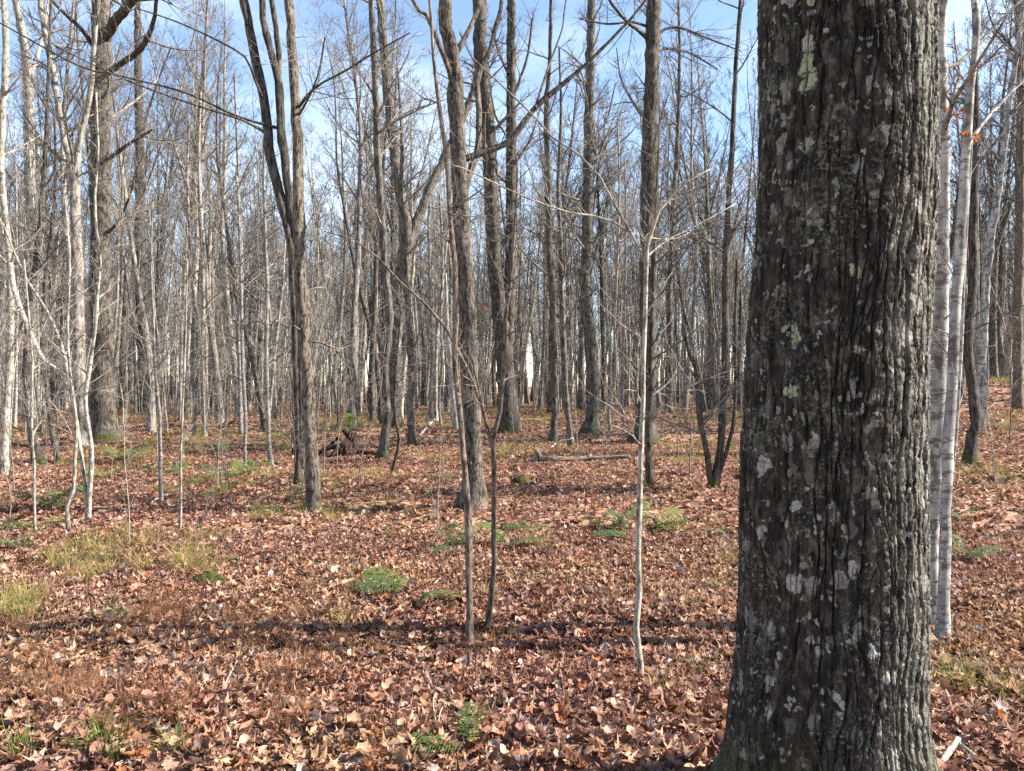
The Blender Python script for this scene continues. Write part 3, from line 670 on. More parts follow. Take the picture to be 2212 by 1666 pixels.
make_tree('maple_tree', 'dark crooked trunk at the far edge of the leafy clearing',
    [(1446, 893, 17), (1446, 870, 13), (1448, 789, 12), (1446, 654, 12), (1452, 500, 11), (1462, 330, 9), (1468, 150, 7), (1466, 0, 5)],
    mat='dark', n1=22, n2=6, n3=3, blen=-2.6, t0=0.3, flare=0.5)
make_tree('maple_tree', 'massive rough trunk with pale lit root and heavy forked limbs',
    [(228, 950, 48), (228, 925, 43), (224, 870, 42), (222, 800, 41), (219, 700, 42), (218, 600, 40), (218, 400, 39), (217, 200, 38), (219, 110, 37), (216, 50, 31), (218, 0, 29)],
    limbs=[[(228, 85, 22), (250, 45, 20), (272, 20, 19), (312, -40, 17)],
           [(232, 158, 13), (255, 142, 12), (298, 112, 11), (322, 75, 10), (335, 30, 8), (342, -20, 7)],
           [(205, 105, 10), (175, 62, 8), (140, 30, 7), (95, -15, 6)],
           [(236, 345, 8), (262, 322, 7), (290, 305, 5), (330, 280, 4)],
           [(230, 510, 6), (260, 470, 5), (282, 420, 4), (290, 380, 3)]],
    mat='dark', n1=14, n2=6, n3=4, blen=-2.8, t0=0.45, flare=0.4, sides=18)
make_tree('maple_tree', 'warm grey trunk splitting into a narrow V, left of the massive rough trunk',
    [(180, 966, 27), (177, 930, 23), (172, 823, 22), (169, 688, 22), (167, 553, 21), (160, 400, 20), (160, 371, 20), (145, 320, 15), (128, 236, 14), (111, 135, 13), (91, 34, 11), (87, 0, 10)],
    stems=[[(162, 378, 13), (170, 320, 12), (192, 219, 11), (199, 152, 10), (208, 50, 8), (214, 0, 7)]],
    mat='slim', n1=14, n2=6, n3=3, blen=-2.0, t0=0.4, flare=0.3)
make_tree('maple_tree', 'tall dark trunk with cracked bark standing deep behind the massive rough trunk',
    [(309, 890, 26), (309, 860, 21), (306, 740, 20), (303, 600, 20), (302, 450, 19), (301, 300, 18), (298, 150, 15), (296, 0, 12)],
    limbs=[[(303, 310, 6), (318, 250, 5), (340, 180, 4), (370, 100, 3)]],
    mat='dark', n1=22, n2=6, n3=4, blen=-2.8, t0=0.35, flare=0.3)
make_tree('maple_tree', 'blackish leaning trunk with wide dark foot among pale saplings',
    [(85, 1006, 27), (78, 970, 16), (67, 924, 14), (59, 850, 13), (57, 789, 13), (64, 654, 13), (81, 553, 12), (92, 420, 10), (100, 300, 8), (106, 120, 6), (110, 0, 5)],
    mat='dark', n1=14, n2=5, n3=3, blen=-1.6, t0=0.3, height=9, flare=0.4)
make_tree('young_tree', 'dark brown curved stem beside the blackish leaning trunk',
    [(127, 1005, 14), (122, 970, 12), (115, 941, 11), (101, 840, 11), (92, 740, 10), (98, 620, 9), (112, 500, 8), (120, 380, 6), (118, 250, 4)],
    mat='dark', n1=12, n2=5, n3=3, blen=-1.4, t0=0.3, height=0, flare=0.25)
make_tree('maple_tree', 'grey trunk far behind the blackish leaning trunk, forking near its top',
    [(66, 905, 26), (66, 860, 23), (67, 700, 23), (67, 553, 22), (64, 337, 20), (60, 169, 18), (48, 70, 15), (34, 0, 13)],
    limbs=[[(62, 180, 9), (78, 130, 8), (96, 60, 6), (105, 0, 5)]],
    mat='slim', n1=20, n2=6, n3=4, blen=-2.6, t0=0.35, flare=0.2)
make_tree('birch_tree', 'pale tan curved tree with broken limb hooked low, yellowish sunlit bark',
    [(8, 1030, 16), (14, 900, 14), (22, 760, 13), (24, 640, 12), (22, 553, 12), (8, 430, 12), (3, 337, 12), (7, 236, 12), (13, 101, 12), (7, 0, 11)],
    limbs=[[(22, 560, 10), (34, 637, 10), (67, 722, 9), (94, 776, 8), (118, 794, 7)]],
    mat='pale', n1=10, n2=5, n3=3, blen=-1.3, t0=0.3, height=9, flare=0.15, tw=0.8)
make_tree('young_tree', 'pale forked sapling pair rising from one foot, one stem swaying over',
    [(192, 1128, 12), (191, 1106, 10), (198, 991, 9), (189, 907, 8), (184, 856, 8), (202, 738, 7), (212, 620, 6), (216, 553, 6), (205, 450, 5), (212, 330, 4), (208, 200, 3)],
    stems=[[(190, 1095, 8), (182, 1025, 8), (169, 941, 8), (158, 873, 7), (135, 755, 7), (101, 671, 6), (61, 610, 5), (34, 553, 4), (5, 480, 3)]],
    mat='pale', twig='twigpale', n1=12, n2=4, n3=3, blen=-0.9, t0=0.3, height=0, flare=0.1, tw=0.7, group=None)
make_tree('young_tree', 'pale bare sapling with a strong bow in its lower stem',
    [(152, 1148, 9), (141, 1115, 8), (146, 1090, 8), (158, 1059, 8), (163, 985, 7), (164, 900, 6), (150, 800, 6), (146, 700, 5), (150, 560, 4), (140, 430, 3)],
    mat='pale', twig='twigpale', n1=12, n2=4, n3=3, blen=-0.8, t0=0.3, height=0, flare=0.1, tw=0.7)
make_tree('young_tree', 'whitish wand sapling standing beside dark green ferns at the thicket edge',
    [(76, 1158, 6), (74, 1060, 5.5), (73, 975, 5.5), (70, 965, 5.5), (68, 880, 5), (70, 780, 4.5), (62, 680, 4), (52, 560, 3)],
    mat='pale', twig='twigpale', n1=10, n2=4, n3=2, blen=-0.8, t0=0.3, height=0, flare=0.1, tw=0.65)
make_tree('young_tree', 'thin speckled birch sapling with a kink below middle, two-tone bark',
    [(350, 1087, 9), (346, 1040, 7.5), (348, 960, 7), (345, 948, 7), (346, 900, 6), (335, 800, 5.5), (332, 700, 5), (326, 560, 4), (330, 430, 3)],
    mat='greybirch', n1=11, n2=4, n3=3, blen=-1.0, t0=0.3, height=0, flare=0.15, tw=0.75)
make_tree('young_tree', 'thin straight whip of pale bark with rooty foot beside the speckled birch sapling',
    [(388, 1148, 7), (391, 1090, 5.5), (390, 1000, 5), (394, 900, 4.5), (398, 800, 4), (402, 680, 3.5), (405, 560, 2.5)],
    mat='pale', twig='twigpale', n1=10, n2=4, n3=2, blen=-0.8, t0=0.35, height=0, flare=0.3, tw=0.65)
make_tree('birch_tree', 'slender white birch sapling with dark flecks left of the dark twin stems',
    [(586, 1010, 11), (582, 970, 9), (578, 890, 8.5), (575, 755, 8), (577, 620, 7.5), (572, 480, 6), (570, 350, 5), (574, 220, 3.5)],
    mat='greybirch', n1=16, n2=5, n3=3, blen=-1.4, t0=0.25, height=0, flare=0.2, tw=0.8)
make_tree('birch_tree', 'grey-white birch sapling growing out of a clump of green ferns',
    [(530, 1014, 8), (529, 960, 7), (530, 890, 7), (524, 780, 6.5), (522, 660, 6), (518, 520, 5), (512, 380, 4)],
    mat='greybirch', n1=14, n2=5, n3=3, blen=-1.4, t0=0.3, height=0, flare=0.15, tw=0.8)
make_tree('birch_tree', 'bright white birch pole behind the fern clump, gently crooked',
    [(521, 938, 9), (518, 880, 8), (517, 790, 8), (514, 700, 8), (522, 640, 7.5), (522, 553, 7), (516, 430, 6), (512, 300, 5), (506, 160, 3.5)],
    mat='greybirch', n1=16, n2=5, n3=3, blen=-1.6, t0=0.3, height=0, flare=0.1)
make_tree('birch_tree', 'thin white birch behind the leafy hollow, left of a slanting stem',
    [(418, 942, 8), (420, 880, 7), (414, 780, 7), (418, 660, 6.5), (412, 553, 6), (405, 400, 5), (408, 250, 4)],
    mat='greybirch', n1=16, n2=5, n3=3, blen=-1.6, t0=0.3, height=0, flare=0.1)
make_tree('young_tree', 'pale pole with slight sway next to the thin white birch',
    [(444, 945, 8), (443, 880, 7), (438, 780, 7), (440, 640, 6.5), (436, 500, 6), (430, 350, 5), (434, 200, 3.5)],
    mat='pale', twig='twigpale', n1=16, n2=5, n3=3, blen=-1.6, t0=0.3, height=0, flare=0.1)
make_tree('dead_snag', 'weathered white dead trunk slanting behind the grey scaly trunk',
    [(986, 928, 13), (978, 850, 11), (972, 780, 10), (967, 722, 9), (964, 640, 7), (963, 590, 4)],
    mat='snag', n1=0, height=0, flare=0.1, cat='dead tree')
make_tree('maple_tree', 'dark twisting trunk on the rise beside the slanting white birch',
    [(2093, 1003, 27), (2098, 960, 22), (2107, 907, 22), (2102, 850, 21), (2094, 780, 19), (2091, 721, 18), (2100, 640, 18), (2102, 553, 18), (2104, 400, 16), (2108, 250, 14), (2106, 160, 11), (2110, 60, 8), (2112, 0, 7)],
    mat='dark', n1=12, n2=5, n3=3, blen=-1.6, t0=0.4, height=11, flare=0.3)
make_tree('birch_tree', 'white birch slanting away from the dark twisting trunk',
    [(2118, 930, 18), (2120, 880, 17), (2122, 760, 17), (2128, 650, 16), (2136, 553, 15), (2155, 420, 14), (2168, 330, 13), (2178, 236, 12), (2196, 120, 10), (2212, 0, 8)],
    mat='birch', n1=12, n2=5, n3=3, blen=-1.8, t0=0.4, height=14, flare=0.1)
make_tree('maple_tree', 'upright dark reddish trunk on the rise past the slanting white birch',
    [(2200, 884, 22), (2199, 830, 19), (2199, 700, 18), (2203, 550, 17), (2204, 400, 16), (2206, 200, 14), (2208, 0, 12)],
    mat='brown', n1=18, n2=6, n3=3, blen=-2.2, t0=0.35, flare=0.2)
make_tree('young_tree', 'dark short multi-branched bush tree crouching at the edge of the far slope',
    [(1150, 868, 12), (1156, 820, 11), (1160, 780, 10), (1152, 740, 8), (1146, 660, 6), (1150, 560, 4)],
    mat='dark', n1=14, n2=5, n3=3, blen=-1.8, t0=0.25, height=0, flare=0.3)
make_tree('young_tree', 'thin grey birch by the mossy spreading roots, pale upper stem',
    [(1318, 936, 8), (1316, 880, 7), (1330, 800, 6.5), (1328, 700, 6), (1334, 560, 5), (1338, 400, 4), (1334, 250, 3)],
    mat='pale', twig='twigpale', n1=18, n2=5, n3=3, blen=-1.6, t0=0.3, height=0, flare=0.2)
make_tree('birch_tree', 'white birch pole in the far clearing beside the broad mossy-footed trunk',
    [(1346, 912, 6), (1344, 850, 6), (1346, 760, 5.5), (1350, 640, 5), (1352, 500, 4.5), (1350, 350, 3.5)],
    mat='greybirch', n1=18, n2=5, n3=3, blen=-2.0, t0=0.3, height=0, flare=0.1)
make_tree('birch_tree', 'white birch sapling behind the slim trunk, near a pale fallen branch',
    [(952, 920, 6), (948, 860, 6), (956, 780, 5.5), (952, 680, 5), (956, 560, 4.5), (950, 420, 3.5)],
    mat='greybirch', n1=18, n2=5, n3=3, blen=-1.8, t0=0.3, height=0, flare=0.1)
make_tree('birch_tree', 'mottled white birch with dark flecked base near the pale fallen branch',
    [(932, 905, 9), (930, 850, 8), (934, 760, 7), (930, 640, 6), (926, 500, 5), (930, 350, 4)],
    mat='greybirch', n1=18, n2=5, n3=3, blen=-2.0, t0=0.3, height=0, flare=0.1)

# ------------------------------------------------------------------ background wood: variants, copied one by one
def variant(seed, height, r0, first, nb, blen, n2, n3, fork=0, bend=0.05, lean=0.0, low=1.0, up=0.13, ang=40):
    """meshes (trunk, crown, whole-far) of one bare tree, origin at its foot"""
    rng = np.random.default_rng(seed)
    def path(p, dirn, L, ra, rb, K):
        out = [np.r_[p, ra]]
        for k in range(1, K):
            dirn = dirn + rng.normal(size=3) * bend * np.array([1, 1, 0.2]); dirn[2] += 0.10; dirn /= np.linalg.norm(dirn)
            p = p + dirn * L / (K - 1); out.append(np.r_[p, ra + (rb - ra) * (k / (K - 1)) ** 0.85])
        return np.array(out)
    d0 = np.array([lean, rng.normal() * 0.05, 1.0]); d0 /= np.linalg.norm(d0)
    t = spline(path(np.zeros(3), d0, height, r0, max(0.008, r0 * 0.10), 10), 26)
    t[0, 2] -= 0.2
    mains = [t]
    for k in range(fork):
        i = rng.integers(6, 14); tt = rng.normal(size=3) * 0.30; tt[2] = 1.0
        mains.append(spline(path(t[i, :3], tt / np.linalg.norm(tt), (height - t[i, 2]) * 0.9, t[i, 3] * 0.75, 0.008, 7), 16))
    tm, cm, fm = MB(), MB(), MB()
    for k, s in enumerate(mains):
        r = s[:, 3].copy()
        if k == 0: r = r * (1 + 0.35 * np.exp(-np.clip(s[:, 2], 0, None) / 0.25))
        tubes(tm, s[:, :3], r, 9, lump=0.10)
        tubes(fm, s[::3, :3], r[::3], 5)
        nn = nb if k == 0 else nb // 2
        b1, r1 = grow(s[None, :, :3], r[None], nn, first if k == 0 else 0.15, 1.0, ang, -blen, 0.42, 0.005, 7, 0.10, up, rng)
        b2, r2 = grow(b1, r1, n2, 0.15, 1.0, 40, 0.50, 0.55, 0.0055, 5, 0.13, up * 0.8, rng)
        b3, r3 = grow(b2, r2, n3, 0.1, 1.0, 38, 0.60, 0.6, 0.0050, 4, 0.14, up * 0.7, rng)
        tubes(cm, b1, r1, 5); tubes(cm, b2, r2, 3); tubes(cm, b3, r3, 3)
        h = max(1, n2 * 2 // 3)
        tubes(fm, b1[:, ::2], r1[:, ::2], 3); c2, q2 = b2[:, [0, 2, 4]], r2[:, [0, 2, 4]] * 1.25
        tubes(fm, c2, q2, 3); sel = rng.random(len(b3)) < 0.6
        tubes(fm, b3[sel][:, [0, 3]], r3[sel][:, [0, 3]] * 1.6, 3)
    return tm, cm, fm

MARKS = [(40, 'blackish leaning trunk'), (175, 'warm grey V-forked trunk'), (228, 'massive rough trunk'), (310, 'tall dark cracked trunk'), (400, 'speckled birch sapling'), (525, 'bright white birch pole'),
         (650, 'dark twin stems'), (740, 'rotten stump'), (850, 'wide Y-forked tree'), (950, 'weathered dead snag'), (1017, 'grey scaly trunk'), (1098, 'dark double trunk'), (1195, 'narrow straight trunk'),
         (1277, 'mossy spreading roots'), (1395, 'broad mossy-footed trunk'), (1446, 'dark crooked trunk'), (1550, 'dark multi-stemmed tree'), (1800, 'thick furrowed trunk'), (2040, 'white birch stems'), (2100, 'dark twisting trunk'), (2200, 'dark reddish trunk')]
def whereabouts(x, y):
    px = CX + F * x / y
    mk = min(MARKS, key=lambda m: abs(m[0] - px))[1]
    if px > 2330: return 'on the sunward rise beyond the dark reddish trunk'
    return ('close behind the ' if y < 34 else 'deep behind the ') + mk
KINDS = []
def kind(look, mat, group, *a, **k):
    tm, cm, fm = variant(*a, **k)
    KINDS.append(dict(look=look, group=group, trunk=tm.mesh('trunk', M[mat]), crown=cm.mesh('crown', M['twigpale' if mat in ('pale',) else 'twig']),
                      far=fm.mesh('bare_tree', M[mat])))
kind('tall straight grey bare tree', 'slim', 'straight grey bare trees', 21, 18, 0.15, 0.42, 30, 3.0, 8, 5)
kind('bare tree forking into two stems', 'slim', 'forked bare trees', 22, 17, 0.14, 0.45, 24, 2.8, 8, 5, fork=1)
kind('dark straight bare tree', 'dark', 'dark bare trees', 23, 17, 0.13, 0.30, 34, 2.2, 8, 5, bend=0.035)
kind('stout rough-barked bare tree', 'grey', 'stout bare trees', 24, 20, 0.23, 0.40, 26, 4.0, 9, 5, fork=2)
kind('slim bare pole tree with sparse twigs', 'slim', 'slim bare pole trees', 25, 14, 0.075, 0.35, 26, 1.8, 5, 5, bend=0.045)
kind('slanting bare pole tree', 'slim', 'slanting bare pole trees', 26, 13, 0.07, 0.30, 24, 1.9, 5, 5, lean=0.16, bend=0.06)
kind('crooked dark bare tree with wandering stem', 'dark', 'crooked dark bare trees', 27, 15, 0.11, 0.30, 26, 2.4, 8, 5, bend=0.11)
kind('slender white birch', 'birch', 'slender white birches', 28, 13, 0.06, 0.40, 24, 1.7, 5, 4, bend=0.05)
SAPS = []
def sapkind(look, mat, group, *a, **k):
    tm, cm, fm = variant(*a, **k)
    SAPS.append(dict(look=look, group=group, trunk=tm.mesh('stem', M[mat]), crown=cm.mesh('crown', M['twigpale' if mat == 'pale' else 'twig']), far=fm.mesh('bare_sapling', M[mat])))
sapkind('pale slender bare sapling', 'pale', 'pale saplings', 31, 6.5, 0.024, 0.18, 18, 1.2, 4, 3, bend=0.08)
sapkind('grey leaning bare sapling', 'slim', 'grey leaning saplings', 32, 5.5, 0.022, 0.15, 18, 1.2, 4, 3, lean=0.22, bend=0.09)
sapkind('grey-brown bushy bare sapling', 'slim', 'bushy saplings', 33, 4.0, 0.020, 0.10, 22, 1.2, 4, 3, fork=2, bend=0.12, ang=55, up=0.05)
sapkind('tall thin bare sapling', 'slim', 'tall thin saplings', 34, 8.0, 0.032, 0.2, 24, 1.5, 4, 3, ang=55, up=0.06)

def put(kd, name, x, y, s, rot, cat, near):
    z = float(hgt(x, y)); wh = whereabouts(x, y); label = kd['look'] + ' ' + wh; group = kd['group'] + ' ' + wh
    if near:
        root = thing(name, label, cat, (x, y, z), group)
        root.rotation_euler = (0, 0, rot); root.scale = (s, s, s)
        obj(kd['trunk'].name.split('.')[0], kd['trunk'], root); obj(kd['crown'].name.split('.')[0], kd['crown'], root)
    else:
        o = obj(name, kd['far'], None, (x, y, z)); o.rotation_euler = (0, 0, rot); o.scale = (s, s, s)
        tag(o, label, cat, group)

rngb = np.random.default_rng(5)
taken = list(KEEP)
def free(x, y, dmin):
    return all((x - a) ** 2 + (y - b) ** 2 > dmin * dmin for a, b in taken)
weights = np.array([0.17, 0.11, 0.14, 0.06, 0.26, 0.08, 0.08, 0.10]); weights /= weights.sum()
n_tree = 0; tries = 0
while n_tree < 300 and tries < 20000:
    tries += 1
    y = math.sqrt(rngb.uniform(21 ** 2, 66 ** 2)); q = rngb.uniform(-0.80, 0.95); x = q * y
    clear = 24 + 12 * math.exp(-((q - 0.12) / 0.22) ** 2)           # the clearing reaches farther back in the middle
    if q > 0.5: clear = 21
    if y < clear or not free(x, y, 1.3): continue
    taken.append((x, y)); n_tree += 1
    k = int(rngb.choice(8, p=weights)); s = rngb.uniform(0.9, 1.3)
    nm = 'birch_tree' if k == 7 else 'bare_tree'
    put(KINDS[k], nm, x, y, s, rngb.uniform(0, 6.28), 'tree', y < 40)
n_s = 0; tries = 0
while n_s < 300 and tries < 20000:
    tries += 1
    y = math.sqrt(rngb.uniform(15 ** 2, 56 ** 2)); q = rngb.uniform(-0.76, 0.78); x = q * y
    clear = 19 + 14 * math.exp(-((q - 0.10) / 0.24) ** 2)
    if q < -0.45: clear = 15
    if y < clear or not free(x, y, 0.5): continue
    taken.append((x, y)); n_s += 1
    put(SAPS[int(rngb.choice(4, p=[0.50, 0.14, 0.08, 0.28]))], 'bare_sapling', x, y, rngb.uniform(0.7, 1.3), rngb.uniform(0, 6.28), 'sapling', y < 28)

# trees on the sunward side, just outside the view, whose shade falls into it
for (x, y, k) in [(11.5, 11.0, 2), (17.5, 16.5, 1)]:
    put(KINDS[k], 'bare_tree', x, y, 0.95, x, 'tree', True); taken.append((x, y))

# ------------------------------------------------------------------ scattering (stuff): points + shared variants
def hidden_collection(name, meshes):
    c = bpy.data.collections.new(name)
    for k, m in enumerate(meshes):
        o = bpy.data.objects.new("%s_%02d" % (name, k), m); c.objects.link(o)
    return c
def scatter(name, coll, pts, rot, scl, idx, parent=None):
    me = bpy.data.meshes.new(name); n = len(pts)
    me.vertices.add(n); me.vertices.foreach_set("co", np.asarray(pts, np.float32).ravel())
    for nm, tp, key, arr in (("rot", 'FLOAT_VECTOR', "vector", np.asarray(rot, np.float32).ravel()), ("scl", 'FLOAT_VECTOR', "vector", np.asarray(scl, np.float32).ravel()), ("idx", 'INT', "value", np.asarray(idx, np.int32))):
        a = me.attributes.new(nm, tp, 'POINT'); a.data.foreach_set(key, arr)
    me.update()
    o = obj(name, me, parent); o["kind"] = "stuff"
    ng = bpy.data.node_groups.new(name + "_scatter", 'GeometryNodeTree')
    ng.interface.new_socket("Geometry", in_out='INPUT', socket_type='NodeSocketGeometry')
    ng.interface.new_socket("Geometry", in_out='OUTPUT', socket_type='NodeSocketGeometry')
    N, L = ng.nodes, ng.links
    gi, go = N.new("NodeGroupInput"), N.new("NodeGroupOutput")
    ip = N.new("GeometryNodeInstanceOnPoints"); ci = N.new("GeometryNodeCollectionInfo")
    ci.inputs["Collection"].default_value = coll; ci.inputs["Separate Children"].default_value = True; ci.inputs["Reset Children"].default_value = True
    ip.inputs["Pick Instance"].default_value = True
    def named(nm, tp):
        a = N.new("GeometryNodeInputNamedAttribute"); a.data_type = tp; a.inputs["Name"].default_value = nm; return a.outputs["Attribute"]
    e2r = N.new("FunctionNodeEulerToRotation"); L.new(named("rot", 'FLOAT_VECTOR'), e2r.inputs[0])
    L.new(gi.outputs[0], ip.inputs["Points"]); L.new(ci.outputs[0], ip.inputs["Instance"])
    L.new(named("idx", 'INT'), ip.inputs["Instance Index"]); L.new(e2r.outputs[0], ip.inputs["Rotation"]); L.new(named("scl", 'FLOAT_VECTOR'), ip.inputs["Scale"])
    L.new(ip.outputs[0], go.inputs[0])
    md = o.modifiers.new("scatter", 'NODES'); md.node_group = ng
    return o

# the far wood, one grey mass beyond the countable trees
rf = np.random.default_rng(77)
nf = 1250
yy = np.sqrt(rf.uniform(64 ** 2, 150 ** 2, nf)); qq = rf.uniform(-0.78, 0.85, nf); xx = qq * yy
far = scatter('far_woodland', hidden_collection('far_tree_kind', [k['far'] for k in KINDS[:7]] + [KINDS[4]['far'], KINDS[2]['far'], KINDS[4]['far'], KINDS[0]['far']]),
    np.stack([xx, yy, hgt(xx, yy)], -1), np.stack([0 * xx, 0 * xx, rf.uniform(0, 6.28, nf)], -1), np.repeat(rf.uniform(0.95, 1.4, nf)[:, None], 3, 1), rf.integers(0, 11, nf))
ns_ = 1050
yy = np.sqrt(rf.uniform(36 ** 2, 95 ** 2, ns_)); qq = rf.uniform(-0.76, 0.80, ns_); xx = qq * yy
okk = yy > 38 + 10 * np.exp(-((qq - 0.1) / 0.24) ** 2); xx, yy = xx[okk], yy[okk]; ns_ = len(xx)
thk = scatter('far_thicket', hidden_collection('far_sapling_kind', [SAPS[0]['far'], SAPS[0]['far'], SAPS[3]['far'], SAPS[1]['far'], KINDS[4]['far'], KINDS[7]['far']]),
    np.stack([xx, yy, hgt(xx, yy)], -1), np.stack([0 * xx, 0 * xx, rf.uniform(0, 6.28, ns_)], -1), np.repeat(rf.uniform(0.6, 1.2, ns_)[:, None], 3, 1), rf.integers(0, 6, ns_))
tag(thk, 'grey haze of thin saplings filling the wood far behind', 'thicket')
tag(far, 'grey mass of far bare trees beyond the wood', 'woodland')

# ------------------------------------------------------------------ fallen leaves
def leaf_mesh(seed, lobes):
    rng = np.random.default_rng(seed)
    if lobes:       # lobed maple / oak outline
        ang = np.linspace(0, 2 * pi, 21)[:-1]
        tips = {2: 0.60, 5: 0.92, 10: 0.0, 15: 0.92, 18: 0.60, 0: 0.25}
        base = [0.12, 0.40, 0.78, 0.42, 0.52, 0.98, 0.50, 0.46, 0.62, 0.40, 1.10, 0.40, 0.62, 0.46, 0.50, 0.98, 0.52, 0.42, 0.78, 0.40]
        rad = np.array(base) * (0.88 + 0.24 * rng.random(20)); a = ang - pi / 2
    else:           # plain oval leaf
        a = np.linspace(0, 2 * pi, 15)[:-1]; rad = 1.0 / np.sqrt((np.cos(a) / 0.55) ** 2 + np.sin(a) ** 2) * (0.9 + 0.2 * rng.random(14))
    n = len(a); o = np.stack([rad * np.cos(a), rad * np.sin(a)], -1); m = o * 0.60
    xy = np.vstack([[0, 0], m, o]) * 0.052
    x, y = xy[:, 0], xy[:, 1]
    cu, cv, tw = rng.uniform(-12, 14), rng.uniform(-10, 12), rng.uniform(-9, 9)
    z = cu * x * x + cv * y * y + tw * x * y + rng.normal(size=len(x)) * 0.0035
    fold = rng.uniform(0.0, 0.55); z = z + np.abs(x) * fold
    z[n + 1:] += rng.normal(size=n) * 0.006 + rng.uniform(-0.006, 0.016)
    V = np.stack([x, y, z], -1)
    t = []; i = np.arange(n); j = (i + 1) % n
    t = np.vstack([np.stack([0 * i, 1 + i, 1 + j], -1)])
    q = np.stack([1 + i, 1 + n + i, 1 + n + j, 1 + j], -1)
    mb = MB(); mb.add(V, q, t)
    return mb.mesh('fallen_leaf', M['leaf'], smooth=False)
LEAVES = [leaf_mesh(200 + k, k % 4 != 3) for k in range(16)]
rl = np.random.default_rng(31)
def leaf_field(n, d0, d1, big):
    d = np.sqrt(rl.uniform(d0 ** 2, d1 ** 2, n)); x = rl.uniform(-1, 1, n) * (0.75 * d + 1.1) + 0.03 * d
    z = hgt(x, d) + rl.uniform(0.004, 0.035, n) * (1 + 0.3 * (d > 10))
    tilt = rl.normal(size=(n, 2)) * 0.32
    return np.stack([x, d, z], -1), np.stack([tilt[:, 0], tilt[:, 1], rl.uniform(0, 6.28, n)], -1), (0.42 + 0.95 * rl.random(n) ** 1.3) * big
fields = [leaf_field(80000, 1.5, 8.0, 0.74), leaf_field(72000, 8.0, 20.0, 0.92), leaf_field(62000, 20.0, 55.0, 1.35)]
LP = np.concatenate([f[0] for f in fields]); LR = np.concatenate([f[1] for f in fields]); LS = np.concatenate([f[2] for f in fields])
# the 300 that show largest lie nearest; they are objects of their own
vis = (np.abs(LP[:, 0] / LP[:, 1]) < 0.655) & (LP[:, 1] > 3.02) & (~((LP[:, 0] / LP[:, 1] > 0.27) & (LP[:, 0] / LP[:, 1] < 0.56)))
showing = np.where(vis, LS / LP[:, 1] * (0.8 + (LP[:, 2] - hgt(LP[:, 0], LP[:, 1])) * 12), 0)
order = np.argsort(-showing); near_i = order[:300]
li = rl.integers(0, 16, len(LP))
for i in near_i:
    o = obj('fallen_leaf', LEAVES[li[i]], ground, LP[i] + np.array([0, 0, 0.012])); o.rotation_euler = LR[i]; o.scale = (LS[i],) * 3
keep = np.ones(len(LP), bool); keep[near_i] = False
scatter('leaf_litter', hidden_collection('leaf_kind', LEAVES), LP[keep], LR[keep], np.repeat(LS[keep][:, None], 3, 1), li[keep], ground)

# ------------------------------------------------------------------ grass, ferns, dry weeds
def blades(seed, n, L, spread, w, droop, K=5):
    rng = np.random.default_rng(seed); mb = MB()
    a = rng.uniform(0, 2 * pi, n); r = spread * np.sqrt(rng.random(n)); p = np.stack([r * np.cos(a), r * np.sin(a), np.zeros(n) - 0.01], -1)
    az = a + rng.normal(size=n) * 0.6; out = rng.uniform(0.15, 0.9, n)
    D = np.stack([out * np.cos(az), out * np.sin(az), np.ones(n)], -1); D /= np.linalg.norm(D, axis=1, keepdims=True)
    ln = L * rng.uniform(0.5, 1.15, n); pts = np.zeros((n, K, 3)); pts[:, 0] = p
    for k in range(1, K):
        D = D + rng.normal(size=(n, 3)) * 0.10; D[:, 2] -= droop * rng.uniform(0.5, 1.5, n); D /= np.linalg.norm(D, axis=1, keepdims=True)
        pts[:, k] = pts[:, k - 1] + D * (ln / (K - 1))[:, None]
    pts[:, 1:, 2] = np.maximum(pts[:, 1:, 2], 0.004)
    side = np.stack([-np.sin(az), np.cos(az), 0 * az], -1)[:, None, :] * (w * np.linspace(1, 0.15, K))[None, :, None]
    V = np.stack([pts - side, pts + side], 2).reshape(-1, 3)
    b = np.arange(n)[:, None] * K * 2; k = np.arange(K - 1)[None] * 2
    q = np.stack([b + k, b + k + 1, b + k + 3, b + k + 2], -1).reshape(-1, 4)
    mb.add(V, q); return mb
GR = [blades(300 + k, 70, 0.26, 0.07, 0.0022, 0.34).mesh('grass_tuft', M['grass']) for k in range(5)]
GG = [blades(320 + k, 60, 0.20, 0.05, 0.0024, 0.26).mesh('grass_tuft', M['green_grass']) for k in range(3)]
def weed_mesh(seed):
    rng = np.random.default_rng(seed); mb = blades(seed, 46, 0.20, 0.16, 0.0012, 0.10)
    base = mb.v[0].reshape(46, 5, 2, 3).mean(2)
    b2, r2 = grow(base, np.full((46, 5), 0.001), 7, 0.3, 1.0, 60, 0.30, 0.7, 0.0009, 3, 0.35, 0.0, rng)
    tubes(mb, b2, r2, 3); return mb.mesh('dry_weed', M['weed'])
WD = [weed_mesh(340 + k) for k in range(4)]
rg = np.random.default_rng(91)
def drop(mesh, name, px, py, s, label, cat, group, sq=1.0):
    p = gp(px, py); o = obj(name, mesh, None, p + np.array([0, 0, 0.012]))
    o.rotation_euler = (rg.normal() * 0.08, rg.normal() * 0.08, rg.uniform(0, 6.28)); o.scale = (s, s, s * sq)
    return tag(o, label, cat, group)
for k in range(46):
    px = rg.uniform(90, 500); py = 1250 - 95 * rg.random() + 10 * rg.normal() + (18 if px < 260 else 0)
    drop(GR[k % 5], 'grass_tuft', px, py, rg.uniform(0.7, 1.15), 'yellow-green grass tuft in the broad grassy patch near the pale forked saplings', 'grass', 'tufts of the broad grassy patch')
for k in range(12):
    drop(GR[k % 5], 'grass_tuft', rg.uniform(0, 75), rg.uniform(1300, 1350), rg.uniform(0.8, 1.1), 'straw-yellow grass tuft in the small patch past the broad grassy patch', 'grass', 'straw-yellow tufts')
